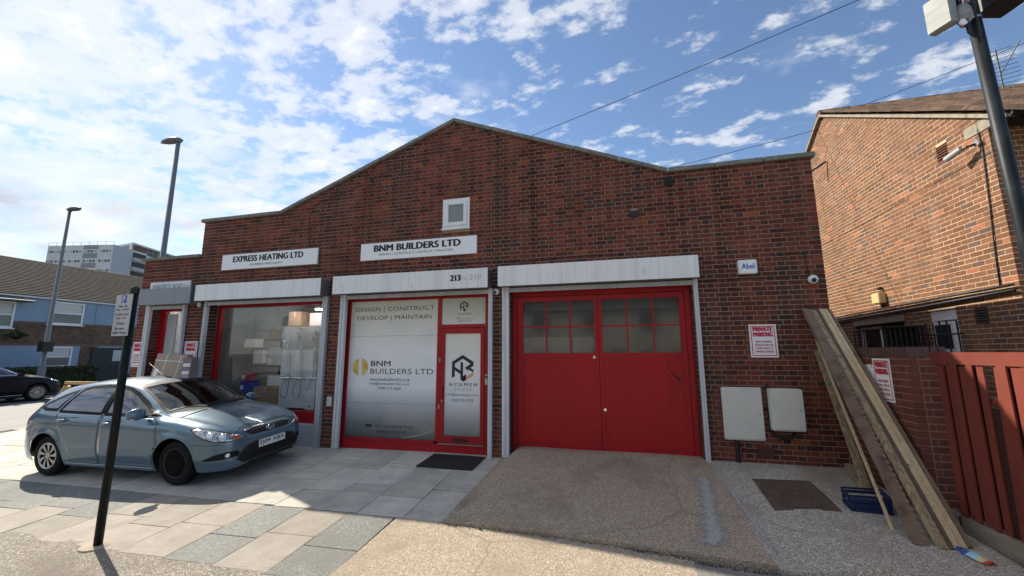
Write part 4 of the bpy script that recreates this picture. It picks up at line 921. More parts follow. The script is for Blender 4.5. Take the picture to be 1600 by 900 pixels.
# openings
def yzf(mb, y0, y1, z0, z1, x0, x1, t): mb.box(x0, x1, y0, y0+t, z0, z1).box(x0, x1, y1-t, y1, z0, z1).box(x0+.001, x1-.001, y0+t, y1-t, z0, z0+t).box(x0+.001, x1-.001, y0+t, y1-t, z1-t, z1); return mb
for (y0, y1, z0, z1, kind) in ((2.24, 3.81, 1.0, 2.13, 'door'), (.99, 1.58, 1.1, 2.245, 'win')):
    if kind == 'door':
        MB().box(HX-.02, HX+.06, 2.18, 3.87, 2.142, 2.26).build('lintel', vm, hs)
        yzf(MB(), 2.24, 3.05, .0, 2.06, HX+.08, HX+.13, .07).build('door_frame', white_pl, hs)
        d_ = MB().box(HX+.09, HX+.12, 2.31, 2.98, 0, 1.99).build('door', white_pl, hs)
        mb = MB(); pts = [(2.645+.25*math.cos(PI*k/12), 1.62+.30*math.sin(PI*k/12)) for k in range(13)]
        mb.add([(HX+.088, a, b) for a, b in pts], [tuple(range(13))]); mb.build('fan_light', blackg, d_, fix=False)
        for a in (.25, .5, .75): MB().tube([(HX+.084, 2.645, 1.62), (HX+.084, 2.645+.25*math.cos(PI*a), 1.62+.30*math.sin(PI*a))], .010, 5).build('glazing_bar', white_pl, d_)
        yzf(MB(), 3.07, 3.80, .9, 2.10, HX+.08, HX+.13, .06).build('window_frame', white_pl, hs)
        MB().box(HX+.115, HX+.125, 3.13, 3.74, .96, 2.04).build('pane', blackg, hs)
    else:
        yzf(MB(), y0, y1, z0, z1, HX+.03, HX+.09, .055).box(HX+.032, HX+.088, y0+.055, y1-.055, 1.50, 1.56).build('window_frame', white_pl, hs)
        MB().box(HX+.06, HX+.07, y0+.055, y1-.055, z0+.055, 1.50).build('pane', blackg, hs)
        MB().box(HX+.028, HX+.05, y0+.02, y1-.02, z1-.16, z1-.03).build('vent_panel', white_pl, hs)
        yzf(MB(), y0+.06, y1-.07, 1.57, 2.06, HX-.03, HX+.01, .05).build('open_sash', white_pl, hs); MB().box(HX-.015, HX-.005, y0+.11, y1-.12, 1.62, 2.01).build('pane', mat('dark_pane', (.04, .05, .05), .1), hs)
g = thing('security_grille', 'black steel security bars across the alley door', 'grille')
for i in range(9): MB().tube([(HX-.12, 2.3+i*.17, .9), (HX-.12, 2.3+i*.17, 2.05)], .011, 6).build('bar', black, g)
for z in (1.2, 2.03): MB().tube([(HX-.12, 2.25, z), (HX-.12, 3.75, z)], .014, 6).build('rail', black, g)
for y in (2.27, 3.73): MB().tube([(HX-.12, y, 2.03), (HX+.02, y, 2.03)], .012, 6).build('stay', black, g)
rebase(g, (HX-.12, 3, .9))
g = thing('security_grille', 'open black steel gate leaf standing out from the alley wall', 'grille')
for i in range(8): MB().tube([(HX-.05-i*.07, 1.72+.015*i, .6), (HX-.05-i*.07, 1.72+.015*i, 2.02)], .016, 6).build('bar', black, g)
for z in (.9, 1.5, 2.0): MB().box(HX-.56, HX-.01, 1.70, 1.84, z, z+.03).build('rail', black, g)
MB().box(HX-.56, HX-.02, 1.835, 1.84, .6, 2.0).build('mesh_panel', black, g); rebase(g, (HX, 1.72, .6))
g = thing('security_grille', 'black steel bars over the white window in the alley', 'grille')
for i in range(4): MB().tube([(HX-.10, 1.06+i*.15, .95), (HX-.10, 1.06+i*.15, 2.06)], .012, 6).build('bar', black, g)
for z in (1.85, 1.25): MB().tube([(HX-.10, .88, z), (HX-.10, 1.62, z)], .013, 6).build('rail', black, g)
MB().tube([(HX-.10, .90, 1.85), (HX+.02, .90, 1.85)], .012, 6).build('stay', black, g); rebase(g, (HX-.1, 1.3, .95))
clay = mat('clay_vent', (.20, .08, .05), .9)
for (y0, y1, z0, z1, lab, m_) in ((.595, .815, 4.60, 4.86, 'clay louvre vent high on the sunlit gable', clay), (.43, .66, 1.985, 2.215, 'dark louvre vent low on the alley wall', black)):
    v = thing('louvre_vent', lab, 'vent'); box('back', black, v, HX+.03, HX+.04, y0, y1, z0, z1)
    for i in range(6):
        z = z0+(z1-z0)*i/6; MB().add([(HX-.004, y0, z+.004), (HX-.004, y1, z+.004), (HX+.025, y1, z+.030), (HX+.025, y0, z+.030), (HX-.004, y0, z+.014), (HX-.004, y1, z+.014), (HX+.025, y1, z+.038), (HX+.025, y0, z+.038)],
            [(0, 1, 2, 3), (4, 7, 6, 5), (0, 4, 5, 1), (2, 6, 7, 3), (1, 5, 6, 2), (0, 3, 7, 4)]).build('louvre', clay if m_ is clay else mat('dark_louvre', (.06, .05, .045), .8), v)
    rebase(v, (HX, (y0+y1)/2, z0))
t = thing('flood_light', 'yellowed wall light box with a small sensor on the gable', 'light')
MB().box(HX-.13, HX-.002, 2.61, 2.86, 2.53, 2.74).build('case', mat('yellowed_plastic', (.62, .50, .24), .5), t, .012); MB().lathe([(0, -.09), (.03, -.08), (.035, -.02), (.02, 0)], (HX-.001, 2.70, 2.83), 'x', 10).build('sensor', black, t); rebase(t, (HX, 2.73, 2.53))
t = thing('bullet_camera', 'grey bullet camera on the gable below the kneeler stone', 'camera')
MB().lathe([(0, 0), (.05, 0), (.05, .02), (.02, .03)], (HX-.05, .03, 4.545), 'x', 12).build('mount', steel, t)
MB().tube([(HX-.03, .04, 4.545), (HX-.12, .10, 4.53), (HX-.16, .17, 4.50)], .018, 8).build('arm', black, t)
MB().tube([(HX-.15, .14, 4.53), (HX-.20, .36, 4.47)], [.040, .045], 12).build('barrel', mat('camera_grey', (.4, .42, .44), .4), t); rebase(t, (HX, .03, 4.545))
def wc(lab, pts, r=.007): cable(lab, pts, r)
wc('thin black cable crossing the upper gable', [(HX-.01, FY+.02, 4.33), (HX-.01, 1.0, 4.32), (HX-.01, 2.0, 4.30), (HX-.01, 2.9, 4.27), (HX-.01, 4.2, 4.28), (HX-.01, 5.5, 4.3)], .0035)
wc('pair of black cables dropping beside the gable corner', [(HX-.01, .02, 4.75), (HX-.012, .0, 4.4), (HX-.012, .06, 3.6), (HX-.012, .12, 2.9), (HX-.012, .14, 2.48)], .009)
wc('black service pipe along the alley wall at first floor level', [(HX-.05, -.10, 2.46), (HX-.05, 1.4, 2.44), (HX-.05, 2.9, 2.42), (HX-.05, 4.4, 2.40), (HX-.05, 7, 2.38)], .018)
wc('second black service pipe just below the first in the alley', [(HX-.045, -.10, 2.385), (HX-.045, 1.4, 2.35), (HX-.045, 2.9, 2.32), (HX-.045, 4.4, 2.30), (HX-.045, 7, 2.28)], .022)
tag(MB().tube([(HX-.02, 4.1, 6.22), (HX-.35, 4.3, 6.02)], .025, 6).build('wall_bracket', black), 'black steel bracket high on the gable', 'bracket')

# aerial on the roof
am = mat('aerial_grey', (.12, .125, .13), .6)
a = thing('roof_aerial', 'thin yagi aerial on the house roof behind the camera pole', 'aerial')
MB().tube([(8.06, 3.2, 6.9), (8.06, 3.2, 7.95)], .018, 6).build('mast', am, a); MB().tube([(8.06, 3.2, 7.35), (8.06, 3.2, 7.36), (8.12, 2.75, 7.80)], .010, 6).build('boom', am, a)
for i in range(9):
    f_ = i/8; c = Vector((8.06+.0*f_, 3.2-.05*f_, 7.15+.75*f_)); MB().tube([c+Vector((-.36+.1*f_, 0, -.06)), c+Vector((.36-.1*f_, 0, .06))], .006, 4).build('element', am, a)
rebase(a, (8.06, 3.2, 6.9))

# ------------------------------------------------------------------ boundary wall and fence
bw = thing('boundary_wall', 'low red brick boundary wall capped with bricks on edge', 'wall')
WX = 3.03
brick_wall(bw, 'gar', (WX, -1.50, 0), (0, 1, 0), (-1, 0, 0), 0, 1.49, -.30, [(0, 1.53), (1.49, 1.53)], (), 'flemish', depth=.09, pieces=180, hide=[(1350, 550, 1395, 625), (1255, 484, 1330, 560)])
MB().box(WX+.004, WX+.2, -1.488, -.0005, -.30, 1.53).build('mortar_bed', mortar_g, bw)
dv = Vector((1, 0, 0)); nv = Vector((0, -1, 0))
brick_wall(bw, 'gar', (WX, -1.50, 0), dv, nv, .101, .33, -.30, [(.101, 1.53), (.33, 1.53)], (), 'flemish', depth=.09, pieces=80)
MB().box(WX+.092, WX+.326, -1.496, -1.28, -.30, 1.529).build('mortar_bed', mortar_g, bw)
capm = mat('purple_cap_brick', (.11, .058, .05), .8, var=[(14, (.07, .045, .042), .4, .7), (2, (.15, .07, .055), .45, .7)])
cb = MB().box(-.105, .105, -.031, .031, 0, .102).mesh('cap_brick', .004); cb.materials.append(capm)
for i in range(21):
    o = bpy.data.objects.new('cap_brick', cb); COL.objects.link(o); o.parent = bw; o.location = (WX+.10, -1.47+i*.0715, 1.531); o.rotation_euler = (random.uniform(-.01, .01), 0, random.uniform(-.02, .02))
for i in range(2):
    o = bpy.data.objects.new('cap_brick', cb); COL.objects.link(o); o.parent = bw; p = Vector((WX, -1.50, 1.5312))+dv*(.245+i*.0715)-nv*.10; o.location = p; o.rotation_euler = (0, 0, math.atan2(dv.y, dv.x)-PI/2)
rebase(bw, (WX, -.8, -.3))
wy = lambda x, z, d: (WX-d, -x, z)      # sign x runs towards the camera
s_ = parking_sign('red and white private parking sign on the low boundary wall', .86, 1.19, 1.0, 1.50, wy, None); rebase(s_, (WX, -1., 1.0))
t = thing('notice_plate', 'plain white plate half hidden behind the wall parking sign', 'sign'); MB().box(WX-.006, WX-.0005, -.85, -.55, 1.20, 1.42).build('plate', sign_white, t); box('stud', black, t, WX-.009, WX-.005, -.84, -.825, 1.39, 1.405); rebase(t, (WX, -.7, 1.2))
fm = mat('red_fence_stain', (.165, .029, .016), .75, var=[((14, 14, 1.2), (.13, .022, .013), .35, .7), ((20, 20, 2.5), (.34, .14, .08), .68, .80), ((1.2, 1.2, .5), (.23, .042, .022), .4, .7)], bump=((80, 80, 4), .4, .003))
fn = thing('timber_fence', 'red stained feather edge timber fence with a broken board', 'fence')
A, B = Vector((3.175, -1.70, 0)), Vector((3.36, -3.6, 0)); fd = (B-A).normalized(); fnv = Vector((fd.y, -fd.x, 0))
if fnv.x > 0: fnv = -fnv
def fbox(name, u0, u1, z0, z1, d0, d1, m=fm, lean=0., par=fn, z1b=None):
    vs_ = []
    for d in (d0, d1):
        for (u, z) in ((u0, z0), (u1, z0), (u1+lean, z1 if z1b is None else z1b), (u0+lean, z1)): p = A+fd*u+fnv*d; vs_.append((p.x, p.y, z))
    return MB().add(vs_, [(0, 1, 2, 3), (7, 6, 5, 4), (0, 4, 5, 1), (1, 5, 6, 2), (2, 6, 7, 3), (3, 7, 4, 0)]).build(name, m, par, .002)
u = .0
ws = [.045, .070, .070, .070, .10, .072, .080, 0, .08, .10, .10, .10, .10, .10, .10, .10, .10, .10, .10, .10]
for i, w_ in enumerate(ws):
    if w_ == 0: u += .05; continue
    zb = .02+.0*u; zt = 1.45+random.uniform(-.012, .012)
    fbox('board', u, u+w_-.013, zb-.06*u/2, zt, .012+(.018 if i % 2 else .0), .030+(.018 if i % 2 else .0), lean=random.uniform(-.006, .006)+(.03 if i == 8 else 0))
    u += w_
fbox('gap_shade_sheet', .48, .60, .0, 1.08, -.004, .0105, mat('fence_gap_shade', (.03, .010, .007), .9)); fbox('gap_shade_sheet', 0, .478, .03, 1.44, -.004, .0105, mat('fence_gap_shade', (.03, .010, .007), .9)); fbox('gap_shade_sheet', .602, 1.95, .0, 1.44, -.004, .0105, MATS['fence_gap_shade'])  # dark sheets behind the boards stand in for shadow lines in the gaps
fbox('top_rail', -.03, 1.95, 1.455, 1.575, -.02, .045); fbox('back_rail', 0, 1.95, .35, .42, -.05, .008); fbox('back_rail', 0, 1.95, 1.1, 1.17, -.05, .008)
gb = mat('gravel_board', (.27, .22, .165), .9, var=[(5, (.20, .16, .12), .4, .7), ((4, 4, 30), (.33, .28, .21), .5, .75)])
fbox('gravel_board', -.02, 1.95, -.28, .015, .0, .04, gb, z1b=-.05)
fbox('post', .03, .10, -.3, 1.4, -.12, -.055, gb)
rebase(fn, (3.2, -1.6, -.3))
t = thing('drain_block', 'grey slotted vent block at the foot of the brick pier', 'vent'); box('block', concrete, t, 2.97, 3.16, -1.72, -1.60, -.12, .03, .006)
for i in range(5): box('slot', black, t, 2.985+i*.034, 3.0+i*.034, -1.7215, -1.719, -.085, .0)
rebase(t, (3.06, -1.66, -.12))
# manhole cover
mh = thing('manhole_cover', 'rusty brown chequered manhole cover set in the yard', 'manhole cover')
rust = mat('rusty_iron', (.12, .085, .062), .8, var=[(7, (.065, .042, .032), .4, .7), (40, (.15, .09, .06), .55, .8)])
c4 = [(1.622, -.69), (2.265, -.665), (2.223, -1.50), (1.598, -1.525)]
def inset(f): cx_, cy_ = sum(p[0] for p in c4)/4, sum(p[1] for p in c4)/4; return [(cx_+(p[0]-cx_)*f, cy_+(p[1]-cy_)*f) for p in c4]
def slabp(ps, d0, d1): return MB().add([(x, y, yz_(x, y)+d1) for x, y in ps]+[(x, y, yz_(x, y)+d0) for x, y in ps], [(0, 1, 2, 3), (7, 6, 5, 4), (0, 4, 5, 1), (1, 5, 6, 2), (2, 6, 7, 3), (3, 7, 4, 0)])
slabp(inset(1.04), -.03, .010).build('frame', rust, mh); slabp(inset(.985), -.02, .014).build('plate', rust, mh)
mb = MB(); ii = inset(.95)
for i in range(13):
    for j in range(19):
        s, q = (i+.5)/13, (j+.5)/19; x = (ii[0][0]*(1-s)+ii[1][0]*s)*(1-q)+(ii[3][0]*(1-s)+ii[2][0]*s)*q; y = (ii[0][1]*(1-s)+ii[1][1]*s)*(1-q)+(ii[3][1]*(1-s)+ii[2][1]*s)*q
        z = yz_(x, y)+.014; dx, dy = (.017, .006) if (i+j) % 2 else (.006, .017)
        mb.add([(x-dx, y-dy, z), (x+dx, y-dy, z), (x+dx, y+dy, z), (x-dx, y+dy, z), (x-dx*.7, y-dy*.7, z+.006), (x+dx*.7, y-dy*.7, z+.006), (x+dx*.7, y+dy*.7, z+.006), (x-dx*.7, y+dy*.7, z+.006)],
               [(4, 5, 6, 7), (0, 1, 5, 4), (1, 2, 6, 5), (2, 3, 7, 6), (3, 0, 4, 7)])
stuff(mb.build('tread_pattern', mat('worn_iron', (.17, .115, .085), .6, .3), mh))
rebase(mh, (1.92, -1.15, -.09))

# ------------------------------------------------------------------ leaning planks and litter
def plank(name, lab, p, q, w, th, m, side, cat='plank', parts=None, grp=None):
    """beam from p (ground) to q (top); side = direction of its width"""
    p, q = Vector(p), Vector(q); d = (q-p).normalized(); s_v = Vector(side); s_v = (s_v-d*s_v.dot(d)).normalized(); n_v = d.cross(s_v)
    L = (q-p).length; R_ = Matrix((s_v, n_v, d)).transposed().to_4x4(); R_.translation = p
    me = MB().box(-w/2, w/2, -th/2, th/2, 0, L).mesh(name, .004)
    o = link(name, me, m); o.matrix_world = R_; tag(o, lab, cat, grp); return o, L
wood1 = mat('weathered_timber', (.44, .33, .20), .85, var=[((30, 30, 1.6), (.17, .12, .075), .38, .68), (4, (.12, .09, .065), .55, .75)], bump=((60, 60, 3), .5, .003))
wood2 = mat('pale_timber', (.64, .50, .31), .8, var=[((26, 26, 1.8), (.48, .35, .20), .38, .7), (9, (.22, .16, .10), .64, .74)])
wood3 = mat('dark_timber', (.11, .082, .058), .9, var=[((30, 30, 2), (.14, .11, .08), .42, .7)])
wood4 = mat('rust_brown_beam', (.215, .145, .095), .85, var=[((24, 24, 2.2), (.20, .14, .105), .42, .7), (6, (.08, .055, .043), .5, .72)])
GY = lambda x, y: yz_(x, y)
def base(x, y): return (x, y, GY(x, y)-.01)
plank('steel_edged_beam', 'wide rust brown beam with a notched edge leaning on the corner', base(2.575, -2.12), (2.70, -.06, 2.20), .12, .045, wood4, (1, .25, 0))
o_ = bpy.data.objects['steel_edged_beam']
mb = MB(); Lb = (Vector((2.70, -.06, 2.20))-Vector(base(2.575, -2.12))).length
for i in range(46): z = .05+i*(Lb-.1)/46; mb.box(.030, .059, -.031 if i % 2 else -.027, -.021, z, z+.03)
mb.build('notched_strip', mat('notch_wood', (.24, .17, .13), .85), o_)
plank('timber_plank', 'grey weathered plank next to the notched beam', base(2.715, -2.15), (2.785, -.06, 2.17), .070, .05, wood1, (1, .25, 0))
plank('timber_plank', 'dark weathered plank between the pale planks and the grey one', base(2.775, -2.14), (2.835, -.055, 2.185), .038, .05, wood3, (1, .25, 0))
plank('timber_plank', 'pale sawn plank leaning between a dark plank and its pale twin', base(2.825, -2.12), (2.880, -.05, 2.185), .056, .06, wood2, (1, .25, 0))
plank('timber_plank', 'pale sawn plank with dark knots lying against the brown edge plank', base(2.885, -2.10), (2.935, -.045, 2.18), .055, .06, wood2, (1, .25, 0))
plank('timber_plank', 'brown plank on the house side of the leaning stack', base(2.937, -2.08), (2.982, -.04, 2.16), .035, .09, wood4, (1, .25, 0))
plank('timber_plank', 'short pale plank leaning separately behind the blue crate', base(2.80, -.86), (2.79, -.03, 1.60), .085, .03, wood1, (1, .1, 0))
plank('timber_batten', 'thin pale batten leaning beside the notched beam', base(2.50, -1.86), (2.72, -.2, 1.75), .028, .022, wood2, (1, .1, 0))
o, L = plank('timber_offcut', 'short timber offcut lying at the foot of the boundary wall', (2.98, -.06, .03), (2.78, -.82, -.01), .07, .10, wood1, (0, 0, 1))
cr = thing('blue_crate', 'blue slatted plastic crate standing at the foot of the planks', 'crate')
bl = mat('blue_crate', (.008, .024, .085), .5)
CW, CD, CH = .36, .24, .17
for z in (.0, .055, .11, .15): [MB().box(-CW/2, CW/2, q-.004, q+.004, z, z+(.03 if z < .15 else .02)).build('slat', bl, cr) for q in (-CD/2+.004, CD/2-.004)]
for i in range(10): x = -CW/2+.012+i*(CW-.024)/9; MB().box(x-.008, x+.008, -CD/2-.001, -CD/2+.009, 0, CH).build('rib', bl, cr)
for sx in (-1, 1):
    for z in (.0, .055, .11, .15): MB().box(sx*CW/2-.004, sx*CW/2+.004, -CD/2+.008, CD/2-.008, z, z+(.03 if z < .15 else .02)).build('slat', bl, cr)
MB().box(-CW/2+.004, CW/2-.004, -CD/2+.008, CD/2-.008, -.004, .004).build('floor', bl, cr)
cr.location = (2.53, -1.38, GY(2.5, -1.4)+.006); cr.rotation_euler = (.10, -.03, -.10)
pk = thing('juice_pouch', 'crumpled blue, yellow and red drinks pouch lying by the planks', 'pouch')
vs_, fs = [], []; n_ = 9
for i in range(n_+1):
    for j in range(5):
        u_, v_ = i/n_-.5, j/4-.5; wq = .075*(1 if i > 1 else .45+.25*i)
        vs_.append((v_*wq, u_*.26, .006+.024*(1-(2*v_)**2)*(1-.8*abs(2*u_))+random.uniform(0, .006)))
for i in range(n_):
    for j in range(4): a_ = i*5+j; fs.append((a_, a_+1, a_+6, a_+5))
me = MB().add(vs_, fs).mesh('foil'); 
for nm, c in (('pouch_blue', (.03, .10, .42)), ('pouch_sky', (.35, .58, .72)), ('pouch_yellow', (.66, .60, .28)), ('pouch_red', (.60, .08, .05))): me.materials.append(mat(nm, c, .3))
for p in me.polygons:
    yv = p.center.y; p.material_index = 0 if yv < -.045 else (1 if yv < .03 else (2 if yv < .09 else 3))
link('foil', me, None, pk); MB().lathe([(0, -.13), (.012, -.13), (.012, -.16), (0, -.16)], (0, 0, .012), 'y', 8).build('spout', mat('pouch_blue', (0, 0, 0)), pk)
pk.location = (2.865, -2.265, GY(2.86, -2.26)); pk.rotation_euler = (-.06, 0, 3.45); pk.scale = (1.5, .85, 1.4)
for i, (x, y) in enumerate(((.62, -3.0), (1.02, -2.76), (1.25, -2.95), (1.14, -2.87))):
    l_ = MB().add([(-.02, -.015, 0), (.018, -.012, .004), (.022, .014, .010), (-.015, .016, .003)], [(0, 1, 2, 3)]).build('litter_scrap', [white_pl, MATS['pouch_sky'], black, card][i]); l_.location = (x, y, gz(x, y)+.008); l_.rotation_euler = (0, .1, i); tag(l_, ['white paper scrap on the ribbed footway', 'pale blue wrapper scrap below the yard edge', 'black scrap of litter on the ribbed footway', 'brown card scrap below the yard edge'][i], 'litter')
# weeds along the step below the driveway
wv, wf = [], []
for i in range(900):
    x = random.uniform(.0, 2.6) if random.random() < .8 else random.uniform(-1.9, 0); y = (-2.44-.085*max(0, x+.7) if x < .59 else -2.60-.06*(x-.59))+random.uniform(-.03, .012); z = gz(x, y)+.004
    a_ = random.uniform(0, 6.28); h_ = random.uniform(.004, .016); w_ = random.uniform(.004, .010); k = len(wv)
    wv += [(x-w_*math.cos(a_), y-w_*math.sin(a_), z), (x+w_*math.cos(a_), y+w_*math.sin(a_), z), (x+random.uniform(-.02, .02), y+random.uniform(-.02, .015), z+h_)]; wf.append((k, k+1, k+2))
stuff(tag(MB().add(wv, wf).build('moss_and_debris', mat('moss_dark', (.05, .05, .022), .9, var=[(30, (.09, .065, .035), .45, .6)]), fix=False), 'dark moss and grit along the step below the driveway', 'moss'))
# ------------------------------------------------------------------ parking sign post
t = thing('parking_sign_post', 'dark green post carrying a white parking hours plate', 'sign post', (-5.335, -3.60, gz(-5.3, -3.6)), -.09)
pg = mat('post_green_black', (.006, .010, .009), .5, spec=.2, var=[(8, (.015, .019, .017), .5, .75)])
MB().tube([(0, 0, -.1), (0, 0, 2.69)], .038, 18).build('post', pg, t, smooth=True)
MB().lathe([(.042, 2.66), (.042, 2.72), (.03, 2.735), (0, 2.735)], (0, 0, 0), 'z', 18).build('cap', black, t)
MB().lathe([(.14, -.02), (.13, .008), (.055, .02)], (-.03, 0, 0), 'z', 14).build('footing', mat('footing_mortar', (.45, .38, .28), .9, var=[(12, (.36, .30, .22), .4, .7)]), t)
pw = mat('weathered_sign', (.50, .51, .52), .5, var=[(5, (.38, .39, .40), .45, .72), (26, (.42, .43, .44), .5, .7)])
MB().box(-.19, .12, -.066, -.062, 2.17, 2.645).build('plate', black, t, .004)
MB().box(-.185, .115, -.0675, -.0655, 2.175, 2.64).build('plate_face', pw, t)
for z in (2.28, 2.52): MB().box(-.04, .04, -.062, -.03, z, z+.025).build('clip', steel, t)
MB().box(-.078, .007, -.0690, -.0670, 2.545, 2.63).build('parking_symbol', mat('sign_blue', (.01, .08, .40), .4), t)
text('lettering', 'P', sign_white, t, -.055, -.016, 2.555, 2.62, -.0700, .03)
for body, a, b, z in (('Mon - Sat', -.135, .02, 2.495), ('8 am - 6.30 pm', -.178, .062, 2.452), ('On event days', -.178, .065, 2.398), ('8 am - 9 pm', -.150, .03, 2.355), ('30 mins', -.13, 0.0, 2.300), ('No return', -.145, .015, 2.243), ('within 2 hours', -.182, .058, 2.198)):
    text('lettering', body, mat('dark_sign_ink', (.03, .035, .06), .6), t, a+.018, b+.018, z, z+.030, -.0685, .02)
# ------------------------------------------------------------------ street lamps
lampg = mat('lamp_column_grey', (.17, .18, .19), .55, .1)
def lamp(label, x, y, z0, h, rz, head=.75, r=.075):
    t = thing('street_lamp', label, 'street lamp', (x, y, z0), rz, None)
    MB().tube([(0, 0, 0), (0, 0, 1.3), (0, 0, 1.32), (0, 0, h)], [r*1.5, r*1.5, r, r*.62], 14).build('column', lampg, t, smooth=True)
    MB().tube([(0, 0, h-.05), (0, 0, h+.05)], r*.95, 12).build('collar', lampg, t)
    mb = MB(); n = 12; sec = []
    for i in range(7):
        s = i/6; cx_ = -.10+head*s; w = .16*math.sin(PI*min(1, .16+.84*s))**.6*(1 if s < .99 else .5)+.02; hh = .13*math.sin(PI*(.12+.8*s))+.012
        sec.append([(cx_, w*math.cos(2*PI*k/n), h+.03+hh*math.sin(2*PI*k/n)*(1 if math.sin(2*PI*k/n) > 0 else .6)) for k in range(n)])
    vs_ = [p for s in sec for p in s]; fs = [(i*n+k, i*n+(k+1) % n, (i+1)*n+(k+1) % n, (i+1)*n+k) for i in range(6) for k in range(n)]+[tuple(range(n)), tuple(6*n+k for k in range(n))]
    mb.add(vs_, fs).build('lantern', mat('lantern_grey', (.16, .165, .17), .5), t, smooth=True)
    MB().box(.05, .05+head*.62, -.11, .11, h-.018, h-.008).build('lens', mat('lantern_lens', (.30, .30, .28), .2), t)
    return t
lamp('tall grey street lamp rising behind the slate shutter annex', -16.75, 4.22, -.33, 10.35, PI, 1.05, .115)
lb = lamp('tall grey street lamp in front of the blue panelled houses', -28.6, 7.25, -.31, 9.6, 0, .95, .10)
box('cabinet', black, lb, -.2, .25, -.22, .18, 2.0, 2.5)
# ------------------------------------------------------------------ camera pole on the right
t = thing('camera_pole', 'dark steel pole carrying camera boxes at its top', 'pole', (3.12, -2.98, gz(3.1, -3)))
dp = mat('dark_pole_paint', (.010, .014, .018), .5, 0., spec=.25, var=[(5, (.026, .032, .037), .45, .7)])
lean = -.10
def tp(z): return Vector((lean*(z/4.8), -.02*(z/4.8), z))
MB().tube([tp(0), tp(5.6)], [.046, .042], 22).build('pole', dp, t, smooth=True)
bxm = mat('weathered_case', (.36, .38, .37), .5, var=[((3, 3, 14), (.22, .23, .23), .4, .65)])
c = tp(4.74)
def obx(name, m, ctr, sx, sy, sz, rz, rx=0., bev=.006, par=t):
    return MB().box(-sx/2, sx/2, -sy/2, sy/2, -sz/2, sz/2).build(name, m, par, bev, loc=ctr, rot=(rx, 0, rz))
obx('antenna_panel', bxm, c+Vector((-.235, -.03, .04)), .085, .17, .30, .45); obx('antenna_back', black, c+Vector((-.16, .0, .07)), .06, .14, .28, .45)
obx('bracket', steel, c+Vector((-.09, -.02, -.02)), .14, .05, .05, .1); obx('bracket', steel, c+Vector((-.09, -.02, .10)), .14, .05, .03, .1)
MB().lathe([(.03, -.10), (.055, -.06), (.05, .02), (.03, .07)], c+Vector((-.115, -.07, -.02)), 'z', 14).build('camera_housing', bxm, t, smooth=True)
MB().tube([c+Vector((-.115, -.06, -.12)), c+Vector((-.155, -.11, -.135))], .030, 14).build('camera_barrel', mat('cam_blue', (.02, .05, .16), .3), t)
MB().lathe([(0, 0), (.028, 0), (.028, .012)], c+Vector((-.160, -.122, -.137)), 'y', 14).build('lens', sign_white, t)
MB().tube([c+Vector((-.10, -.06, -.15)), c+Vector((-.10, -.06, -.20)), c+Vector((-.06, -.06, -.255)), c+Vector((-.02, -.05, -.24)), c+Vector((-.015, -.045, -.10)), c+Vector((-.03, -.05, .10))], .008, 7).build('cable_loop', black, t, smooth=True)
for k in range(4): MB().tube([c+Vector((-.20+.03*k, -.05, .16)), c+Vector((-.13+.015*k, -.09, .10-.02*k)), c+Vector((-.10, -.05, -.02))], .006, 5).build('cable_loop', [black, white_pl, inkred, black][k], t)
obx('equipment_box', black, c+Vector((.20, .02, .10)), .24, .20, .16, .25); MB().tube([c+Vector((0, 0, -.06)), c+Vector((0, 0, -.04))], .049, 20).build('band_clamp', steel, t)
# ------------------------------------------------------------------ overhead wires
def wire(lab, a, b, sag, r=.008):
    a, b = Vector(a), Vector(b); pts = [a.lerp(b, i/14)-Vector((0, 0, sag*4*(i/14)*(1-i/14))) for i in range(15)]
    tag(MB().tube(pts, r, 5).build('overhead_wire', black, smooth=True), lab, 'wire')
wire('overhead wire rising from behind the gable apex across the sky', (-6.64, 3.3, 6.35), (6.85, .24, 8.2), .10, .007)
wire('overhead wire running from the low roof to the house gable', (.2, 4.1, 6.30), (5.14, 4.31, 7.19), .02, .007)
wire('overhead wire passing above the house roof ridge', (5.6, 4.4, 7.55), (12.2, 3.0, 9.15), .05, .007)
wire('faint overhead wire just above the flat coping', (-.5, 6, 5.9), (5.14, 4.9, 6.8), .02, .005)

# ------------------------------------------------------------------ cars
def herm(tab, x):
    """smooth monotone-ish interpolation of a sorted table"""
    n = len(tab)
    if x <= tab[0][0]: return tab[0][1]
    if x >= tab[-1][0]: return tab[-1][1]
    for i in range(n-1):
        if tab[i][0] <= x <= tab[i+1][0]: break
    (x0, y0), (x1, y1) = tab[i], tab[i+1]; h = x1-x0; d = (y1-y0)/h
    def slope(k):
        if k == 0: return (tab[1][1]-tab[0][1])/(tab[1][0]-tab[0][0])
        if k == n-1: return (tab[-1][1]-tab[-2][1])/(tab[-1][0]-tab[-2][0])
        a = (tab[k][1]-tab[k-1][1])/(tab[k][0]-tab[k-1][0]); b = (tab[k+1][1]-tab[k][1])/(tab[k+1][0]-tab[k][0])
        return 0 if a*b <= 0 else 2*a*b/(a+b)
    m0, m1 = slope(i), slope(i+1); s = (x-x0)/h
    return (2*s**3-3*s*s+1)*y0+(s**3-2*s*s+s)*h*m0+(-2*s**3+3*s*s)*y1+(s**3-s*s)*h*m1
def pin(poly, x, y):
    c = False; j = len(poly)-1
    for i in range(len(poly)):
        if (poly[i][1] > y) != (poly[j][1] > y) and x < (poly[j][0]-poly[i][0])*(y-poly[i][1])/(poly[j][1]-poly[i][1])+poly[i][0]: c = not c
        j = i
    return c
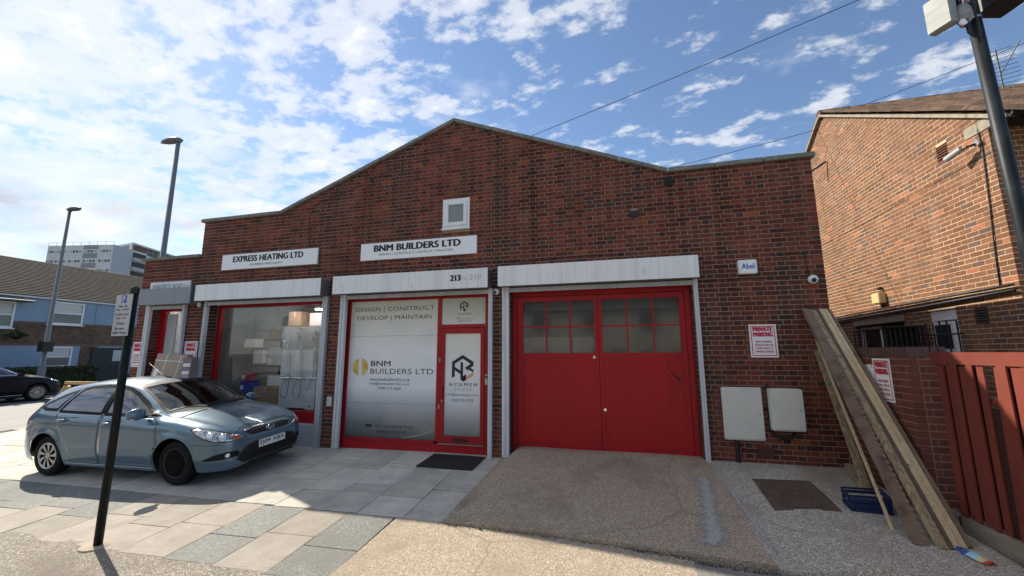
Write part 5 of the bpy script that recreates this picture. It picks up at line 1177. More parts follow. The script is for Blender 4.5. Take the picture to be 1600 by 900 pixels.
def grow(poly, d):
    """offset a polygon outwards by d"""
    n = len(poly); ar = sum(poly[i][0]*poly[(i+1) % n][1]-poly[(i+1) % n][0]*poly[i][1] for i in range(n)); sg = 1 if ar > 0 else -1; out = []
    for i in range(n):
        p, q, r = Vector(poly[i-1]), Vector(poly[i]), Vector(poly[(i+1) % n]); a = (q-p).normalized(); b = (r-q).normalized()
        na, nb = Vector((a.y, -a.x))*sg, Vector((b.y, -b.x))*sg; m_ = (na+nb); m_ = m_/max(.5, m_.length_squared/2) if m_.length > 1e-6 else na
        out.append((q.x+m_.x*d, q.y+m_.y*d))
    return out
def build_car(t, paint, T, wheel_r, tyre_w, xf, xr, track, windows, screen, extra):
    """T: tables in car coordinates, x forward from the front axle, y to the left, z up"""
    xs = []
    x_min, x_max = T['top'][0][0], T['top'][-1][0]
    x = x_min
    n = 150
    xs = [x_min+(x_max-x_min)*(.5-.5*math.cos(PI*i/n)) for i in range(n+1)]
    R = wheel_r+.055
    for xc in (xf, xr): xs += [xc+R*math.cos(PI*k/22) for k in range(23)]+[xc-R-.006, xc+R+.006]
    xs = sorted(set(round(v, 4) for v in xs if x_min <= v <= x_max)); xs = [v for i, v in enumerate(xs) if i == 0 or v-xs[i-1] > .002]
    NS, NG, NR = 14, 9, 9
    rows = []
    for x in xs:
        zb = herm(T['bottom'], x)
        for xc in (xf, xr):
            d = abs(x-xc)
            if d < R: zb = max(zb, wheel_r+math.sqrt(max(0, R*R-d*d)))
        zs, W_, zc, zr, yr = herm(T['shoulder'], x), herm(T['width'], x), herm(T['top'], x), herm(T['rail'], x), herm(T['raily'], x)
        zr = min(zr, zc-.004); zs = min(zs, zr-.004); zb = min(zb, zs-.02)
        pts = []
        flare = max([0]+[max(0, 1-abs(math.hypot(x-xc, 0)-0)/(R+.12)) for xc in (xf, xr)])
        for i in range(NS+1):
            s = i/NS; z = zb+(zs-zb)*s
            # body side section: tuck at the sill, fullest at mid height, crease below the shoulder, roll in at the top
            q = (z-.20)/(zs-.20); w = 1-.075*(1-min(1, q/.45))**2-.012*max(0, (q-.45)/.55)-.045*max(0, (q-.86)/.14)**2
            y = W_*w
            if .70 < q < .80: y += .006*math.sin((q-.70)/.10*PI)
            y += .016*min(1, flare*1.6)*math.exp(-((z-zb)/.07)**2) if zb > herm(T['bottom'], x)+.03 else 0
            pts.append((y, z))
        ysh = pts[-1][0]
        for i in range(1, NG+1):
            s = i/NG; bul = .035*math.sin(PI*s)*min(1, max(0, (zr-zs)/.3)); pts.append((ysh+(yr-ysh)*s+bul, zs+(zr-zs)*(s if zr-zs > .12 else math.sin(s*PI/2)**.9)))
        for i in range(1, NR+1):
            s = i/NR; pts.append((yr*(1-s), zr+(zc-zr)*math.sin(s*PI/2)**.85))
        rows.append(pts)
    m_ = len(rows[0]); vs_, fs = [], []
    for x, pts in zip(xs, rows):
        for (y, z) in pts: vs_.append((x, y, z))
        for (y, z) in pts[:-1]: vs_.append((x, -y, z))
    S = 2*m_-1
    def vid(i, j, side): return i*S+(j if side == 0 or j == m_-1 else m_+j)
    for i in range(len(xs)-1):
        for j in range(m_-1):
            fs.append((vid(i, j, 0), vid(i+1, j, 0), vid(i+1, j+1, 0), vid(i, j+1, 0))); fs.append((vid(i, j, 1), vid(i, j+1, 1), vid(i+1, j+1, 1), vid(i+1, j, 1)))
    for i in (0, len(xs)-1): fs.append(tuple(vid(i, j, 0) for j in range(m_))+tuple(vid(i, j, 1) for j in range(m_-2, -1, -1)))
    bvh = BVHTree.FromPolygons([Vector(v) for v in vs_], fs)
    # cut the glazed openings
    def inwin(c):
        for kind, poly in windows:
            if kind == 'side' and abs(c.y) > .35 and pin(grow(poly, -.012), c.x, c.z): return True
        for poly in screen:
            if c.x > -1.3*1 and pin(grow(poly, -.015), c.y, c.z) and c.z > T['cowl'] and c.x > T['screen_min']: return True
        return False
    V = [Vector(v) for v in vs_]
    keep = [f for f in fs if len(f) > 4 or not inwin(sum((V[i] for i in f), Vector())/len(f))]
    bm = bmesh.new(); bv = [bm.verts.new(v) for v in vs_]
    for f in keep:
        try: bm.faces.new([bv[i] for i in f])
        except ValueError: pass
    bmesh.ops.delete(bm, geom=[v for v in bm.verts if not v.link_faces], context='VERTS'); bmesh.ops.recalc_face_normals(bm, faces=bm.faces)
    me = bpy.data.meshes.new('body'); bm.to_mesh(me); bm.free(); body = link('body', me, paint, t, smooth=True)
    def decal(name, poly, axis, m, off, par=None, grid=.04, side=-1, depth=.008, zmin=None):
        """polygon laid on the body: axis 'side' (x,z) seen from y*side, 'front' (y,z) seen from +x, 'top' (x,y) seen from above, 'rear' (y,z)"""
        b = bmesh.new(); vv = [b.verts.new((p[0], p[1], 0)) for p in poly]; b.faces.new(vv)
        for ax in (0, 1):
            lo, hi = min(p[ax] for p in poly), max(p[ax] for p in poly); k = max(2, int((hi-lo)/grid)+1)
            for i in range(1, k):
                co = [0, 0, 0]; no = [0, 0, 0]; co[ax] = lo+(hi-lo)*i/k; no[ax] = 1
                bmesh.ops.bisect_plane(b, geom=b.verts[:]+b.edges[:]+b.faces[:], plane_co=co, plane_no=no)
        bmesh.ops.triangulate(b, faces=[f for f in b.faces if len(f.verts) > 4])
        nrm = {}; miss = []
        for v in b.verts:
            p, q = v.co.x, v.co.y
            if axis == 'side': o_, d_ = Vector((p, 3*side, q)), Vector((0, -side, 0))
            elif axis == 'corner':
                ou = Vector((.7071, side*.7071, 0)); o_ = Vector((.55, side*.6, q))+Vector((-.7071, side*.7071, 0))*p+ou*2; d_ = -ou
            elif axis == 'front': o_, d_ = Vector((4, p, q)), Vector((-1, 0, 0))
            elif axis == 'rear': o_, d_ = Vector((-8, p, q)), Vector((1, 0, 0))
            else: o_, d_ = Vector((p, q, 4)), Vector((0, 0, -1))
            h = bvh.ray_cast(o_, d_)
            if h[0] is None: miss.append(v); continue
            n_ = h[1] if h[1].dot(d_) < 0 else -h[1]
            v.co = h[0]+n_*off; nrm[v] = n_
        if miss: bmesh.ops.delete(b, geom=miss, context='VERTS')
        if depth > 0:
            rim = [e for e in b.edges if len(e.link_faces) == 1]; low = {}
            for e in rim:
                for v in e.verts:
                    if v not in low: low[v] = b.verts.new(v.co-nrm.get(v, Vector((0, 0, 0)))*(depth))
            for e in rim:
                a_, c_ = e.verts
                try: b.faces.new((a_, c_, low[c_], low[a_]))
                except ValueError: pass
        bmesh.ops.recalc_face_normals(b, faces=b.faces)
        me_ = bpy.data.meshes.new(name); b.to_mesh(me_); b.free()
        return link(name, me_, m, par if par is not None else t, smooth=True)
    def ring(name, poly, wd, axis, m, off, **k):
        """band of width wd outside a polygon"""
        outer = grow(poly, wd); inner = grow(poly, -.016); n = len(poly)
        par = k.pop('par', None); b_all = []
        for i in range(n):
            q = [outer[i], outer[(i+1) % n], inner[(i+1) % n], inner[i]]; b_all.append(decal(name, q, axis, m, off, par=par, depth=.0, **k))
        # join the band into one object
        bmj = bmesh.new()
        for o in b_all: bmj.from_mesh(o.data)
        me_ = bpy.data.meshes.new(name); bmj.to_mesh(me_); bmj.free()
        for o in b_all: bpy.data.objects.remove(o)
        return link(name, me_, m, par if par is not None else t, smooth=True)
    # wheels
    hw = track/2
    for xc in (xf, xr):
        for sy in (-1, 1):
            w = bpy.data.objects.new('wheel', None); COL.objects.link(w); w.parent = t; w.location = (xc, sy*hw, wheel_r); w.rotation_euler = (0, 0, 0 if sy < 0 else PI)
            r = wheel_r; tw_ = tyre_w/2; rr = r*.66
            MB().lathe([(rr*.96, -tw_*.9), (rr*1.03, -tw_), (r*.93, -tw_*.98), (r*.985, -tw_*.75), (r, -tw_*.45), (r, tw_*.45), (r*.985, tw_*.75), (r*.93, tw_*.98), (rr, tw_), (rr*.96, tw_*.9), (rr*.9, tw_*.5), (rr*.9, -tw_*.5), (rr*.96, -tw_*.9)], (0, 0, 0), 'y', 40).build('tyre', mat('tyre_rubber', (.009, .009, .010), .85, spec=.25), w, smooth=True)
            extra['rim'](w, rr, tw_, xc == xf)
    # dark innards: underbody and wheel wells
    x0, x1 = x_min+.18, x_max-.14
    MB().box(x0, x1, -hw+tyre_w/2+.03, hw-tyre_w/2-.03, .17, .55).build('underbody', black, t)
    MB().box(x_min+.13, xr-R-.01, -.74, .74, .25, .62).build('underbody', black, t); MB().box(xf+R+.01, x_max-.16, -.62, .62, .22, .55).build('underbody', black, t)
    for xc in (xf, xr):
        for sy in (-1, 1):
            mb = MB(); k = 16; vs2 = []
            for i in range(k+1):
                a_ = PI*i/k; rr = wheel_r+.052
                for y in (sy*(hw-tyre_w/2-.04), sy*(hw+tyre_w/2-.045)): vs2.append((xc+rr*math.cos(a_), y, wheel_r+rr*math.sin(a_)))
            mb.add(vs2, [(2*i, 2*i+1, 2*i+3, 2*i+2) for i in range(k)]).build('wheel_arch_liner', black, t)
    return body, decal, ring, bvh

def spokes_hubcap(w, rr, tw, n, m, back, inner=.22):
    MB().lathe([(0, -tw*.55), (rr*.93, -tw*.55), (rr*.93, -tw*.2), (0, -tw*.2)], (0, 0, 0), 'y', 28).build('wheel_disc', back, w)
    MB().lathe([(rr*.86, -tw*.80), (rr*.90, -tw*.98), (rr*.99, -tw*1.0), (rr*1.0, -tw*.8), (rr*.9, -tw*.5)], (0, 0, 0), 'y', 36).build('rim', m, w, smooth=True)
    MB().lathe([(0, -tw*.99), (rr*.12, -tw*.98), (rr*.22, -tw*.90), (rr*.24, -tw*.5)], (0, 0, 0), 'y', 24).build('hub', m, w, smooth=True)
    for i in range(n):
        a = 2*PI*i/n; da = PI/n*.52; mb = MB()
        def pt(r, an, y): return (r*math.cos(an), y, r*math.sin(an))
        i0, i1 = rr*.17, rr*.92
        mb.add([pt(i0, a-da*1.1, -tw*.92), pt(i0, a+da*1.1, -tw*.92), pt(rr*.58, a+da*.75+.07, -tw*.93), pt(i1, a+da*.9+.16, -tw*.94), pt(i1, a-da*.9+.16, -tw*.94), pt(rr*.58, a-da*.75+.07, -tw*.93)] +
               [pt(i0, a-da*1.1, -tw*.6), pt(i0, a+da*1.1, -tw*.6), pt(rr*.58, a+da*.75+.07, -tw*.6), pt(i1, a+da*.9+.16, -tw*.6), pt(i1, a-da*.9+.16, -tw*.6), pt(rr*.58, a-da*.75+.07, -tw*.6)],
               [(0, 1, 2, 5), (5, 2, 3, 4), (0, 6, 7, 1), (1, 7, 8, 2), (2, 8, 9, 3), (3, 9, 10, 4), (4, 10, 11, 5), (5, 11, 6, 0)]).build('spoke', m, w)
silver = mat('hubcap_silver', (.52, .52, .50), .32, .7)
blksteel = mat('black_steel_wheel', (.015, .015, .016), .45)
def rim_focus(w, rr, tw, front):
    if not front: spokes_hubcap(w, rr, tw, 9, silver, blksteel)
    else:
        MB().lathe([(0, -tw*.30), (rr*.30, -tw*.34), (rr*.38, -tw*.55), (rr*.66, -tw*.62), (rr*.80, -tw*.40), (rr*.90, -tw*.45), (rr*.93, -tw*.92), (rr*1.0, -tw*.98), (rr, -tw*.8)], (0, 0, 0), 'y', 36).build('steel_wheel', blksteel, w, smooth=True)
        for i in range(5): a = 2*PI*i/5+.3; MB().lathe([(0, -tw*.60), (.011, -tw*.60), (.011, -tw*.3)], (rr*.22*math.cos(a), 0, rr*.22*math.sin(a)), 'y', 8).build('wheel_nut', steel, w)
        for i in range(7): a = 2*PI*i/7; MB().lathe([(0, -tw*.64), (rr*.085, -tw*.635), (rr*.085, -tw*.55)], (rr*.56*math.cos(a), 0, rr*.56*math.sin(a)), 'y', 10).build('vent_hole', mat('hole_black', (.003, .003, .003), .9), w)

FT = dict(
    top=[(-3.47, .80), (-3.42, .92), (-3.33, 1.02), (-3.18, 1.19), (-3.02, 1.335), (-2.90, 1.395), (-2.6, 1.435), (-2.2, 1.470), (-1.8, 1.482), (-1.45, 1.468), (-1.2, 1.435), (-.95, 1.345), (-.70, 1.235), (-.42, 1.10), (-.20, 1.010), (-.05, .985), (.2, .945), (.45, .885), (.62, .825), (.74, .765), (.80, .715), (.84, .655), (.866, .56)],
    rail=[(-3.47, .74), (-3.38, .92), (-3.25, 1.05), (-3.05, 1.24), (-2.90, 1.325), (-2.6, 1.380), (-2.2, 1.415), (-1.8, 1.425), (-1.45, 1.405), (-1.2, 1.365), (-.95, 1.255), (-.70, 1.125), (-.48, 1.005), (-.28, .945), (-.05, .925), (.2, .885), (.45, .83), (.62, .775), (.74, .72), (.80, .675), (.84, .62), (.866, .53)],
    raily=[(-3.47, .40), (-3.3, .56), (-3.0, .56), (-2.4, .585), (-1.8, .60), (-1.2, .615), (-.9, .655), (-.5, .70), (-.2, .70), (.2, .66), (.5, .60), (.74, .48), (.84, .34), (.866, .24)],
    shoulder=[(-3.47, .62), (-3.3, .86), (-3.1, .97), (-2.9, 1.015), (-2.4, 1.005), (-1.6, .975), (-.8, .945), (-.4, .915), (0, .87), (.3, .81), (.55, .73), (.7, .665), (.80, .615), (.866, .48)],
    width=[(-3.47, .55), (-3.43, .68), (-3.35, .78), (-3.2, .855), (-3.0, .893), (-2.6, .915), (-1.8, .92), (-.8, .92), (-.2, .912), (.2, .90), (.42, .878), (.58, .84), (.70, .775), (.78, .69), (.835, .565), (.866, .40)],
    bottom=[(-3.47, .36), (-3.2, .25), (-2.9, .20), (-2.0, .185), (-.6, .185), (.4, .19), (.7, .20), (.82, .215), (.866, .26)], cowl=.97, screen_min=-1.35)
car = thing('hatchback_car', 'blue grey hatchback car parked on the forecourt slabs', 'car')
paint = mat('blue_grey_metallic', (.105, .185, .25), .28, .45, coat=1., var=[(.9, (.098, .172, .232), .4, .7)], mapping='object')
SIDE_W = [('side', [(-.545, .985), (-.80, 1.135), (-1.08, 1.275), (-1.27, 1.345), (-1.455, 1.375), (-1.435, 1.0)]), ('side', [(-1.535, 1.003), (-1.555, 1.385), (-1.80, 1.39), (-2.12, 1.368), (-2.28, 1.335), (-2.44, 1.035), (-2.40, 1.022)]), ('side', [(-2.53, 1.045), (-2.385, 1.315), (-2.60, 1.25), (-2.84, 1.135), (-2.90, 1.075), (-2.80, 1.05)])]
SCREEN = [[(-.66, 1.012), (-.40, 1.020), (0, 1.030), (.40, 1.020), (.66, 1.012), (.575, 1.27), (.54, 1.375), (.3, 1.405), (0, 1.412), (-.3, 1.405), (-.54, 1.375), (-.575, 1.27)]]
body, decal, ring, bvh = build_car(car, paint, FT, .316, .205, 0., -2.64, 1.53, SIDE_W, SCREEN, dict(rim=rim_focus))
cg = glass('car_glass', (.50, .62, .60), .42, refl=.20); trim = mat('black_trim', (.010, .010, .011), .6, spec=.2)
# windows with black surrounds
for sd in (-1, 1):
    for nm, (_, poly) in zip(('front_door_window', 'rear_door_window', 'quarter_window'), SIDE_W):
        wn_ = decal(nm, poly, 'side', cg, -.002, side=sd, depth=0.)
        ring('window_trim', poly, .026, 'side', trim, .0025, side=sd, par=wn_)
    decal('pillar_trim', [(-1.43, .995), (-1.45, 1.395), (-1.562, 1.405), (-1.54, .998)], 'side', trim, .003, side=sd, depth=.004)
    decal('mirror_triangle', [(-.40, .965), (-.56, .975), (-.68, 1.07), (-.62, 1.04)], 'side', trim, .004, side=sd, depth=.004)
wg = glass('windscreen_glass', (.55, .68, .64), .55, refl=.10)
ws_ = decal('windscreen', SCREEN[0], 'front', wg, -.002, depth=0., grid=.06); ring('screen_trim', SCREEN[0], .020, 'front', trim, .003, par=ws_, grid=.05)
decal('rear_window', [(-.55, 1.05), (.55, 1.05), (.47, 1.30), (-.47, 1.30)], 'rear', blackg, .003, depth=.004)
# doors, proud of a dark gap line
FD = [(-.28, .33), (-.36, .88), (-.47, .945), (-1.455, .975), (-1.475, .60), (-1.46, .255), (-.40, .25)]
RD = [(-1.49, .255), (-1.505, .60), (-1.485, .978), (-2.44, 1.005), (-2.47, .93), (-2.335, .70), (-2.235, .55), (-2.135, .40), (-2.06, .255)]
for sd in (-1, 1):
    for poly, hx, hz in ((FD, -1.30, .868), (RD, -2.27, .900)):
        decal('door_gap', grow(poly, .005), 'side', black, .0012, side=sd, depth=0.)
        d_ = decal('door', grow(poly, -.0045), 'side', paint, .0032, side=sd, depth=.003)
        h = bvh.ray_cast(Vector((hx, 3*sd, hz)), Vector((0, -sd, 0)))[0]
        MB().tube([(hx-.11, h.y+sd*.012, hz-.006), (hx-.07, h.y+sd*.040, hz), (hx+.06, h.y+sd*.040, hz+.003), (hx+.10, h.y+sd*.012, hz)], [.013, .017, .017, .012], 10).build('handle', paint, d_, smooth=True)
        decal('handle_recess', [(hx-.06, hz-.03), (hx+.05, hz-.03), (hx+.05, hz+.032), (hx-.06, hz+.032)], 'side', mat('recess_shade', (.03, .045, .055), .4), .0045, d_, side=sd, depth=0.)
    decal('sill_trim', [(-.40, .20), (-.40, .238), (-2.24, .238), (-2.24, .20)], 'side', paint, .008, side=sd, depth=.008)
    # mirror
    mr = bpy.data.objects.new('door_mirror', None); COL.objects.link(mr); mr.parent = car
    bx_ = MB(); sec = []
    for i in range(7):
        s = i/6; yc = sd*(.90+.215*s); rx = .060*math.sin(PI*(.22+.70*s))**.7; rz_ = .088*math.sin(PI*(.25+.62*s))**.7
        sec += [(-.60+.03*s*0-rx*math.cos(2*PI*k/14)*-1-.02*s, yc, (1.03 if sd < 0 else .985)+rz_*math.sin(2*PI*k/14)) for k in range(14)]
    bx_.add(sec, [(i*14+k, i*14+(k+1) % 14, (i+1)*14+(k+1) % 14, (i+1)*14+k) for i in range(6) for k in range(14)]+[tuple(range(14)), tuple(84+k for k in range(14))]).build('mirror_shell', paint, mr, smooth=True)
    MB().tube([(-.58, sd*.86, .975), (-.60, sd*.95, .985)], .028, 8).build('mirror_arm', trim, mr); MB().box(-.55, -.535, sd*1.09-.02, sd*1.09+.02, .965, .985).build('indicator', mat('pale_lens', (.6, .5, .35), .2), mr)
    # headlamp: chrome bowl under clear cover, amber corner
    hp = [(.70, .675), (.735, .70), (.76, .62), (.70, .585), (.45, .615), (.25, .70), (.16, .785), (.32, .775), (.52, .735)]
    hl = [(sd*y, z) for y, z in [(.46, .615), (.52, .585), (.70, .610), (.85, .69), (.895, .785), (.83, .775), (.70, .735), (.55, .68)]]
    HL = [(-.295, .628), (-.14, .606), (.06, .618), (.22, .672), (.32, .735), (.375, .795), (.30, .805), (.14, .775), (-.03, .725), (-.20, .668)]
    lamp_ = decal('headlight', HL, 'corner', mat('headlight_reflector', (.62, .64, .64), .18, .8, var=[((22, 22, 22), (.22, .23, .24), .42, .62)], mapping='object'), .004, side=sd, depth=.006, grid=.025)
    decal('headlight_edge', grow(HL, .010), 'corner', trim, .0018, lamp_, side=sd, depth=0., grid=.03)
    decal('indicator', [(-.255, .632), (-.16, .618), (-.11, .640), (-.14, .680), (-.21, .660)], 'corner', mat('amber_lens', (.45, .10, .04), .25), .0065, lamp_, side=sd, depth=.002, grid=.02)
    for (cx_, cz_, rr_) in ((-.02, .672, .046), (.14, .708, .042)):
        decal('lamp_bowl', [(cx_+rr_*math.cos(a), cz_+rr_*math.sin(a)) for a in [2*PI*k/12 for k in range(12)]], 'corner', chrome, .0065, lamp_, side=sd, depth=.002, grid=.02)
    # fog lamp recess
    fr = decal('fog_recess', [(-.25, .385), (-.02, .360), (.24, .358), (.20, .388), (.07, .440), (-.06, .462), (-.21, .460)], 'corner', trim, .003, side=sd, depth=0., grid=.03)
    decal('fog_lamp', [(-.085+.036*math.cos(a), .411+.034*math.sin(a)) for a in [2*PI*k/12 for k in range(12)]], 'corner', chrome, .008, fr, side=sd, depth=.006, grid=.02)
    tlp = [(-3.22, .78), (-3.20, 1.0), (-3.06, 1.20), (-2.985, 1.29), (-2.96, 1.27), (-3.05, 1.12), (-3.12, .98), (-3.15, .80)]
    decal('tail_light', tlp, 'side', mat('tail_red', (.28, .01, .012), .2), .004, side=sd, depth=.005, grid=.03)
    wp = MB().tube([(-.18, -.25 if sd < 0 else .30, 1.028), (-.26, (-.25 if sd < 0 else .30)-.30, 1.063), (-.30, (-.25 if sd < 0 else .30)-.50, 1.035)], .010, 6).build('wiper', black, car)
# front: grilles, chrome bar, emblem, plate
decal('upper_grille', [(-.36, .628), (.36, .628), (.44, .690), (.30, .712), (-.30, .712), (-.44, .690)], 'front', black, .004, depth=.004)
decal('grille_bar', [(-.42, .694), (-.28, .7185), (0, .7225), (.28, .7185), (.42, .694), (.44, .712), (.29, .7365), (0, .741), (-.29, .7365), (-.44, .712)], 'front', chrome, .010, depth=.010, grid=.03)
em = decal('badge', [(.085*math.cos(a), .672+.034*math.sin(a)) for a in [2*PI*k/20 for k in range(20)]], 'front', chrome, .010, depth=.008, grid=.03)
decal('badge_field', [(.074*math.cos(a), .672+.026*math.sin(a)) for a in [2*PI*k/20 for k in range(20)]], 'front', mat('badge_blue', (.04, .05, .09), .25), .012, em, depth=.0, grid=.03)
def on_front(off):
    def f(y, z):
        h = bvh.ray_cast(Vector((4, y, z)), Vector((-1, 0, 0))); return (h[0].x+off, y, z)
    return f
text('badge_lettering', 'Ford', chrome, em, -.055, .055, .656, .690, 0, .01, on_front(.0145))
lg = decal('lower_grille', [(-.50, .265), (.50, .265), (.60, .33), (.56, .42), (.44, .50), (.30, .532), (-.30, .532), (-.44, .50), (-.56, .42), (-.60, .33)], 'front', black, .004, depth=.004)
for z in (.30, .335, .37): decal('grille_slat', [(-.55, z), (.55, z), (.55, z+.010), (-.55, z+.010)], 'front', trim, .010, lg, depth=.006, grid=.06)
xp_ = bvh.ray_cast(Vector((4, .0, .45)), Vector((-1, 0, 0)))[0].x
np_ = MB().box(xp_+.012, xp_+.020, -.26, .26, .415, .527).build('number_plate', mat('plate_white', (.90, .90, .88), .35), car, .002)
text('plate_lettering', 'FJ09 XBX', ink, np_, -.24, .24, .430, .512, 0, .03, lambda y, z: (xp_+.0212, y, z))
MB().tube([(-1.30, 0, 1.45), (-1.52, 0, 1.50), (-1.86, 0, 1.72)], [.014, .008, .004], 7).build('aerial', black, car, smooth=True)
decal('bonnet_gap', [(-.20, -.70), (-.17, -.70), (-.10, .0), (-.17, .70), (-.20, .70), (-.135, 0)], 'top', black, .002, depth=0.)
for s in (-1, 1): decal('bonnet_seam', [(-.20, s*.715), (.30, s*.70), (.58, s*.60), (.58, s*.593), (.30, s*.692), (-.20, s*.707)], 'top', trim, .0015, depth=0.)
decal('bonnet_seam', [(-.56, .700), (-.44, .752), (-.2, .768), (.2, .768), (.44, .752), (.56, .700), (.56, .706), (.44, .758), (.2, .774), (-.2, .774), (-.44, .758), (-.56, .706)], 'front', trim, .0015, depth=0., grid=.03)
decal('bumper_crease', [(-.66, .560), (-.40, .575), (.40, .575), (.66, .560), (.66, .564), (.40, .580), (-.40, .580), (-.66, .564)], 'front', trim, .0012, depth=0., grid=.04)
decal('bumper_seam', [(.30, .60), (.40, .585), (.74, .575), (.74, .570), (.40, .579), (.30, .593)], 'side', trim, .0015, depth=0.)
# cabin
cab = mat('cabin_fabric', (.035, .036, .040), .8)
for (x, y) in ((-1.25, -.38), (-1.25, .38), (-2.1, -.38), (-2.1, .38)):
    st = bpy.data.objects.new('seat', None); COL.objects.link(st); st.parent = car
    MB().box(x-.28, x+.25, y-.24, y+.24, .42, .58).build('cushion', cab, st, .04); MB().prism([(x-.22, .55), (x-.34, .57), (x-.52, 1.10), (x-.42, 1.12)], 'y', y-.23, y+.23).build('backrest', cab, st, .03); MB().box(x-.55, x-.46, y-.12, y+.12, 1.13, 1.30).build('headrest', cab, st, .03)
MB().prism([(-.30, .93), (-.50, 1.0), (-.78, .96), (-.85, .70), (-.3, .70)], 'y', -.70, .70).build('dashboard', cab, car, .02)
sw_ = MB(); ang = [2*PI*k/20 for k in range(21)]; sw_.tube([(-.93+.06*math.sin(a), -.36+.18*math.cos(a), .90+.17*math.sin(a)) for a in ang], .014, 7, False).build('steering_wheel', black, car)
MB().box(-3.0, -.6, -.72, .72, .18, .42).build('cabin_floor', cab, car)
MB().box(-.62, -.42, -.30, -.02, 1.0, 1.008).build('dashboard_paper', mat('mint_paper', (.42, .66, .62), .8), car)
decal('permit_holder', [(-.565, 1.27), (-.46, 1.275), (-.46, 1.335), (-.545, 1.33)], 'front', sign_white, -.006, depth=0.)
# stand it on the sloping forecourt
def seat_car(t, x, y, head, zf):
    n_ = Vector((-(zf(x+.5, y)-zf(x-.5, y)), -(zf(x, y+.5)-zf(x, y-.5)), 1)).normalized(); f_ = Vector((math.cos(head), math.sin(head), 0)); f_ = (f_-n_*f_.dot(n_)).normalized(); l_ = n_.cross(f_)
    m4 = Matrix((f_, l_, n_)).transposed().to_4x4(); m4.translation = Vector((x, y, zf(x, y)+.004)); t.matrix_world = m4
seat_car(car, -6.40, -1.26, .022, gz)
# black sport utility car across the road (same body family, taller and longer)
def scale_tab(tb, sx, sz): return [(x*sx, z*sz) for x, z in tb]
ST = {k: scale_tab(v, 1.08, {'width': 1.03, 'raily': 1.06}.get(k, 1.13)) for k, v in FT.items() if isinstance(v, list)}; ST['cowl'] = 1.09; ST['screen_min'] = -1.46
ST['bottom'] = [(x, z+.06) for x, z in ST['bottom']]
SW = [('side', [(x*1.08, z*1.13) for x, z in p]) for _, p in SIDE_W]; SS = [[(y*1.04, z*1.13) for y, z in SCREEN[0]]]
suv = thing('sport_utility_car', 'black sport utility car parked in front of the hedge', 'car')
bp = mat('black_paint', (.004, .006, .012), .3, 0., coat=.12, spec=.15)
b2_, dec2, ring2, bvh2 = build_car(suv, bp, ST, .36, .24, 0., -2.87, 1.60, SW, SS, dict(rim=lambda w, rr, tw, fr: spokes_hubcap(w, rr*1.12, tw, 16, silver, blksteel)))
for sd in (-1, 1):
    for nm, (_, poly) in zip(('front_door_window', 'rear_door_window', 'quarter_window'), SW): wn_ = dec2(nm, poly, 'side', cg, -.002, side=sd, depth=0., grid=.08); ring2('window_trim', poly, .022, 'side', chrome, .003, side=sd, par=wn_, grid=.1)
    dec2('headlight', [(.80, .79), (.62, .78), (.40, .86), (.42, .90), (.66, .86)], 'side', MATS['headlight_reflector'], .004, side=sd, depth=.004)
    MB().tube([(-.66, sd*.93, 1.15), (-.66, sd*1.14, 1.16)], [.06, .08], 10).build('door_mirror', bp, suv)
    dec2('sill_trim', [(-.45, .26), (-.45, .30), (-2.4, .30), (-2.4, .26)], 'side', chrome, .01, side=sd, depth=.006); dec2('door', [(-.34, .42), (-.5, 1.04), (-1.57, 1.10), (-1.57, .40)], 'side', bp, .003, side=sd, depth=.003)
dec2('windscreen', SS[0], 'front', cg, -.002, depth=0., grid=.08); MB().box(-3.0, -.6, -.7, .7, .3, .9).build('cabin_floor', cab, suv)
seat_car(suv, -25.4, 5.20, PI/2, lambda x, y: -.43)
# ------------------------------------------------------------------ houses across the road
ht = thing('terraced_houses', 'blue panelled terraced houses with a long brown tiled roof', 'house')
blue = mat('blue_render', (.25, .35, .47), .7, var=[(.6, (.22, .31, .42), .4, .7)])
bband = mat('far_brown_brick', (.16, .10, .065), .9, var=[((3.5, 3.5, 13), (.09, .06, .045), .45, .55), (1, (.20, .13, .08), .5, .7)])
X0 = -32.0; ya, yb_ = -16, 30
EVZ, BT, BB = 4.80, 3.38, 2.03
MB().box(X0-8, X0, ya, yb_, -.4, EVZ).build('wall', bband, ht)
ys = [ya+.02, -9.2, -4.6, 0., 4.55, 10.95, 15.5, 20, 25, yb_-.02]
for i, (a, b) in enumerate(zip(ys[:-1], ys[1:])):
    box('blue_panel', blue, ht, X0+.002, X0+.06+.01*(i % 2), a+.01, b-.01, BT, EVZ-.02)
    box('blue_panel', blue, ht, X0+.002, X0+.06, a+.35, b-.5, .25, BB)
for k in range(2):
    z = (BT-.11, BB)[k]; mb = MB()
    for i in range(150): y = ya+.05+i*.304; mb.box(X0+.001, X0+.012, y, y+.27, z, z+.11)
    stuff(mb.build('soldier_course', mat('soldier_brick', (.20, .13, .08), .9), ht))
box('gutter', white_pl, ht, X0+.10, X0+.32, ya-.2, yb_+.2, EVZ-.09, EVZ+.0)
rz_top = 7.75
rt = mat('far_roof_tiles', (.034, .029, .025), .95, var=[((1.2, 1.2, 1.2), (.025, .021, .018), .4, .65)], spec=.2)
n_c = 26; mb = MB()
for i in range(n_c):
    a, b = i/n_c, (i+1)/n_c; xa, za = X0+.35-6*a, EVZ+(rz_top-EVZ)*a; xb2, zb2 = X0+.35-6*b, EVZ+(rz_top-EVZ)*b
    mb.add([(xa, ya-.3, za+.045), (xa, yb_+.3, za+.045), (xb2, yb_+.3, zb2+.012), (xb2, ya-.3, zb2+.012), (xa, ya-.3, za-.01), (xa, yb_+.3, za-.01)], [(0, 1, 2, 3), (4, 5, 1, 0)])
mb.build('roof', rt, ht)
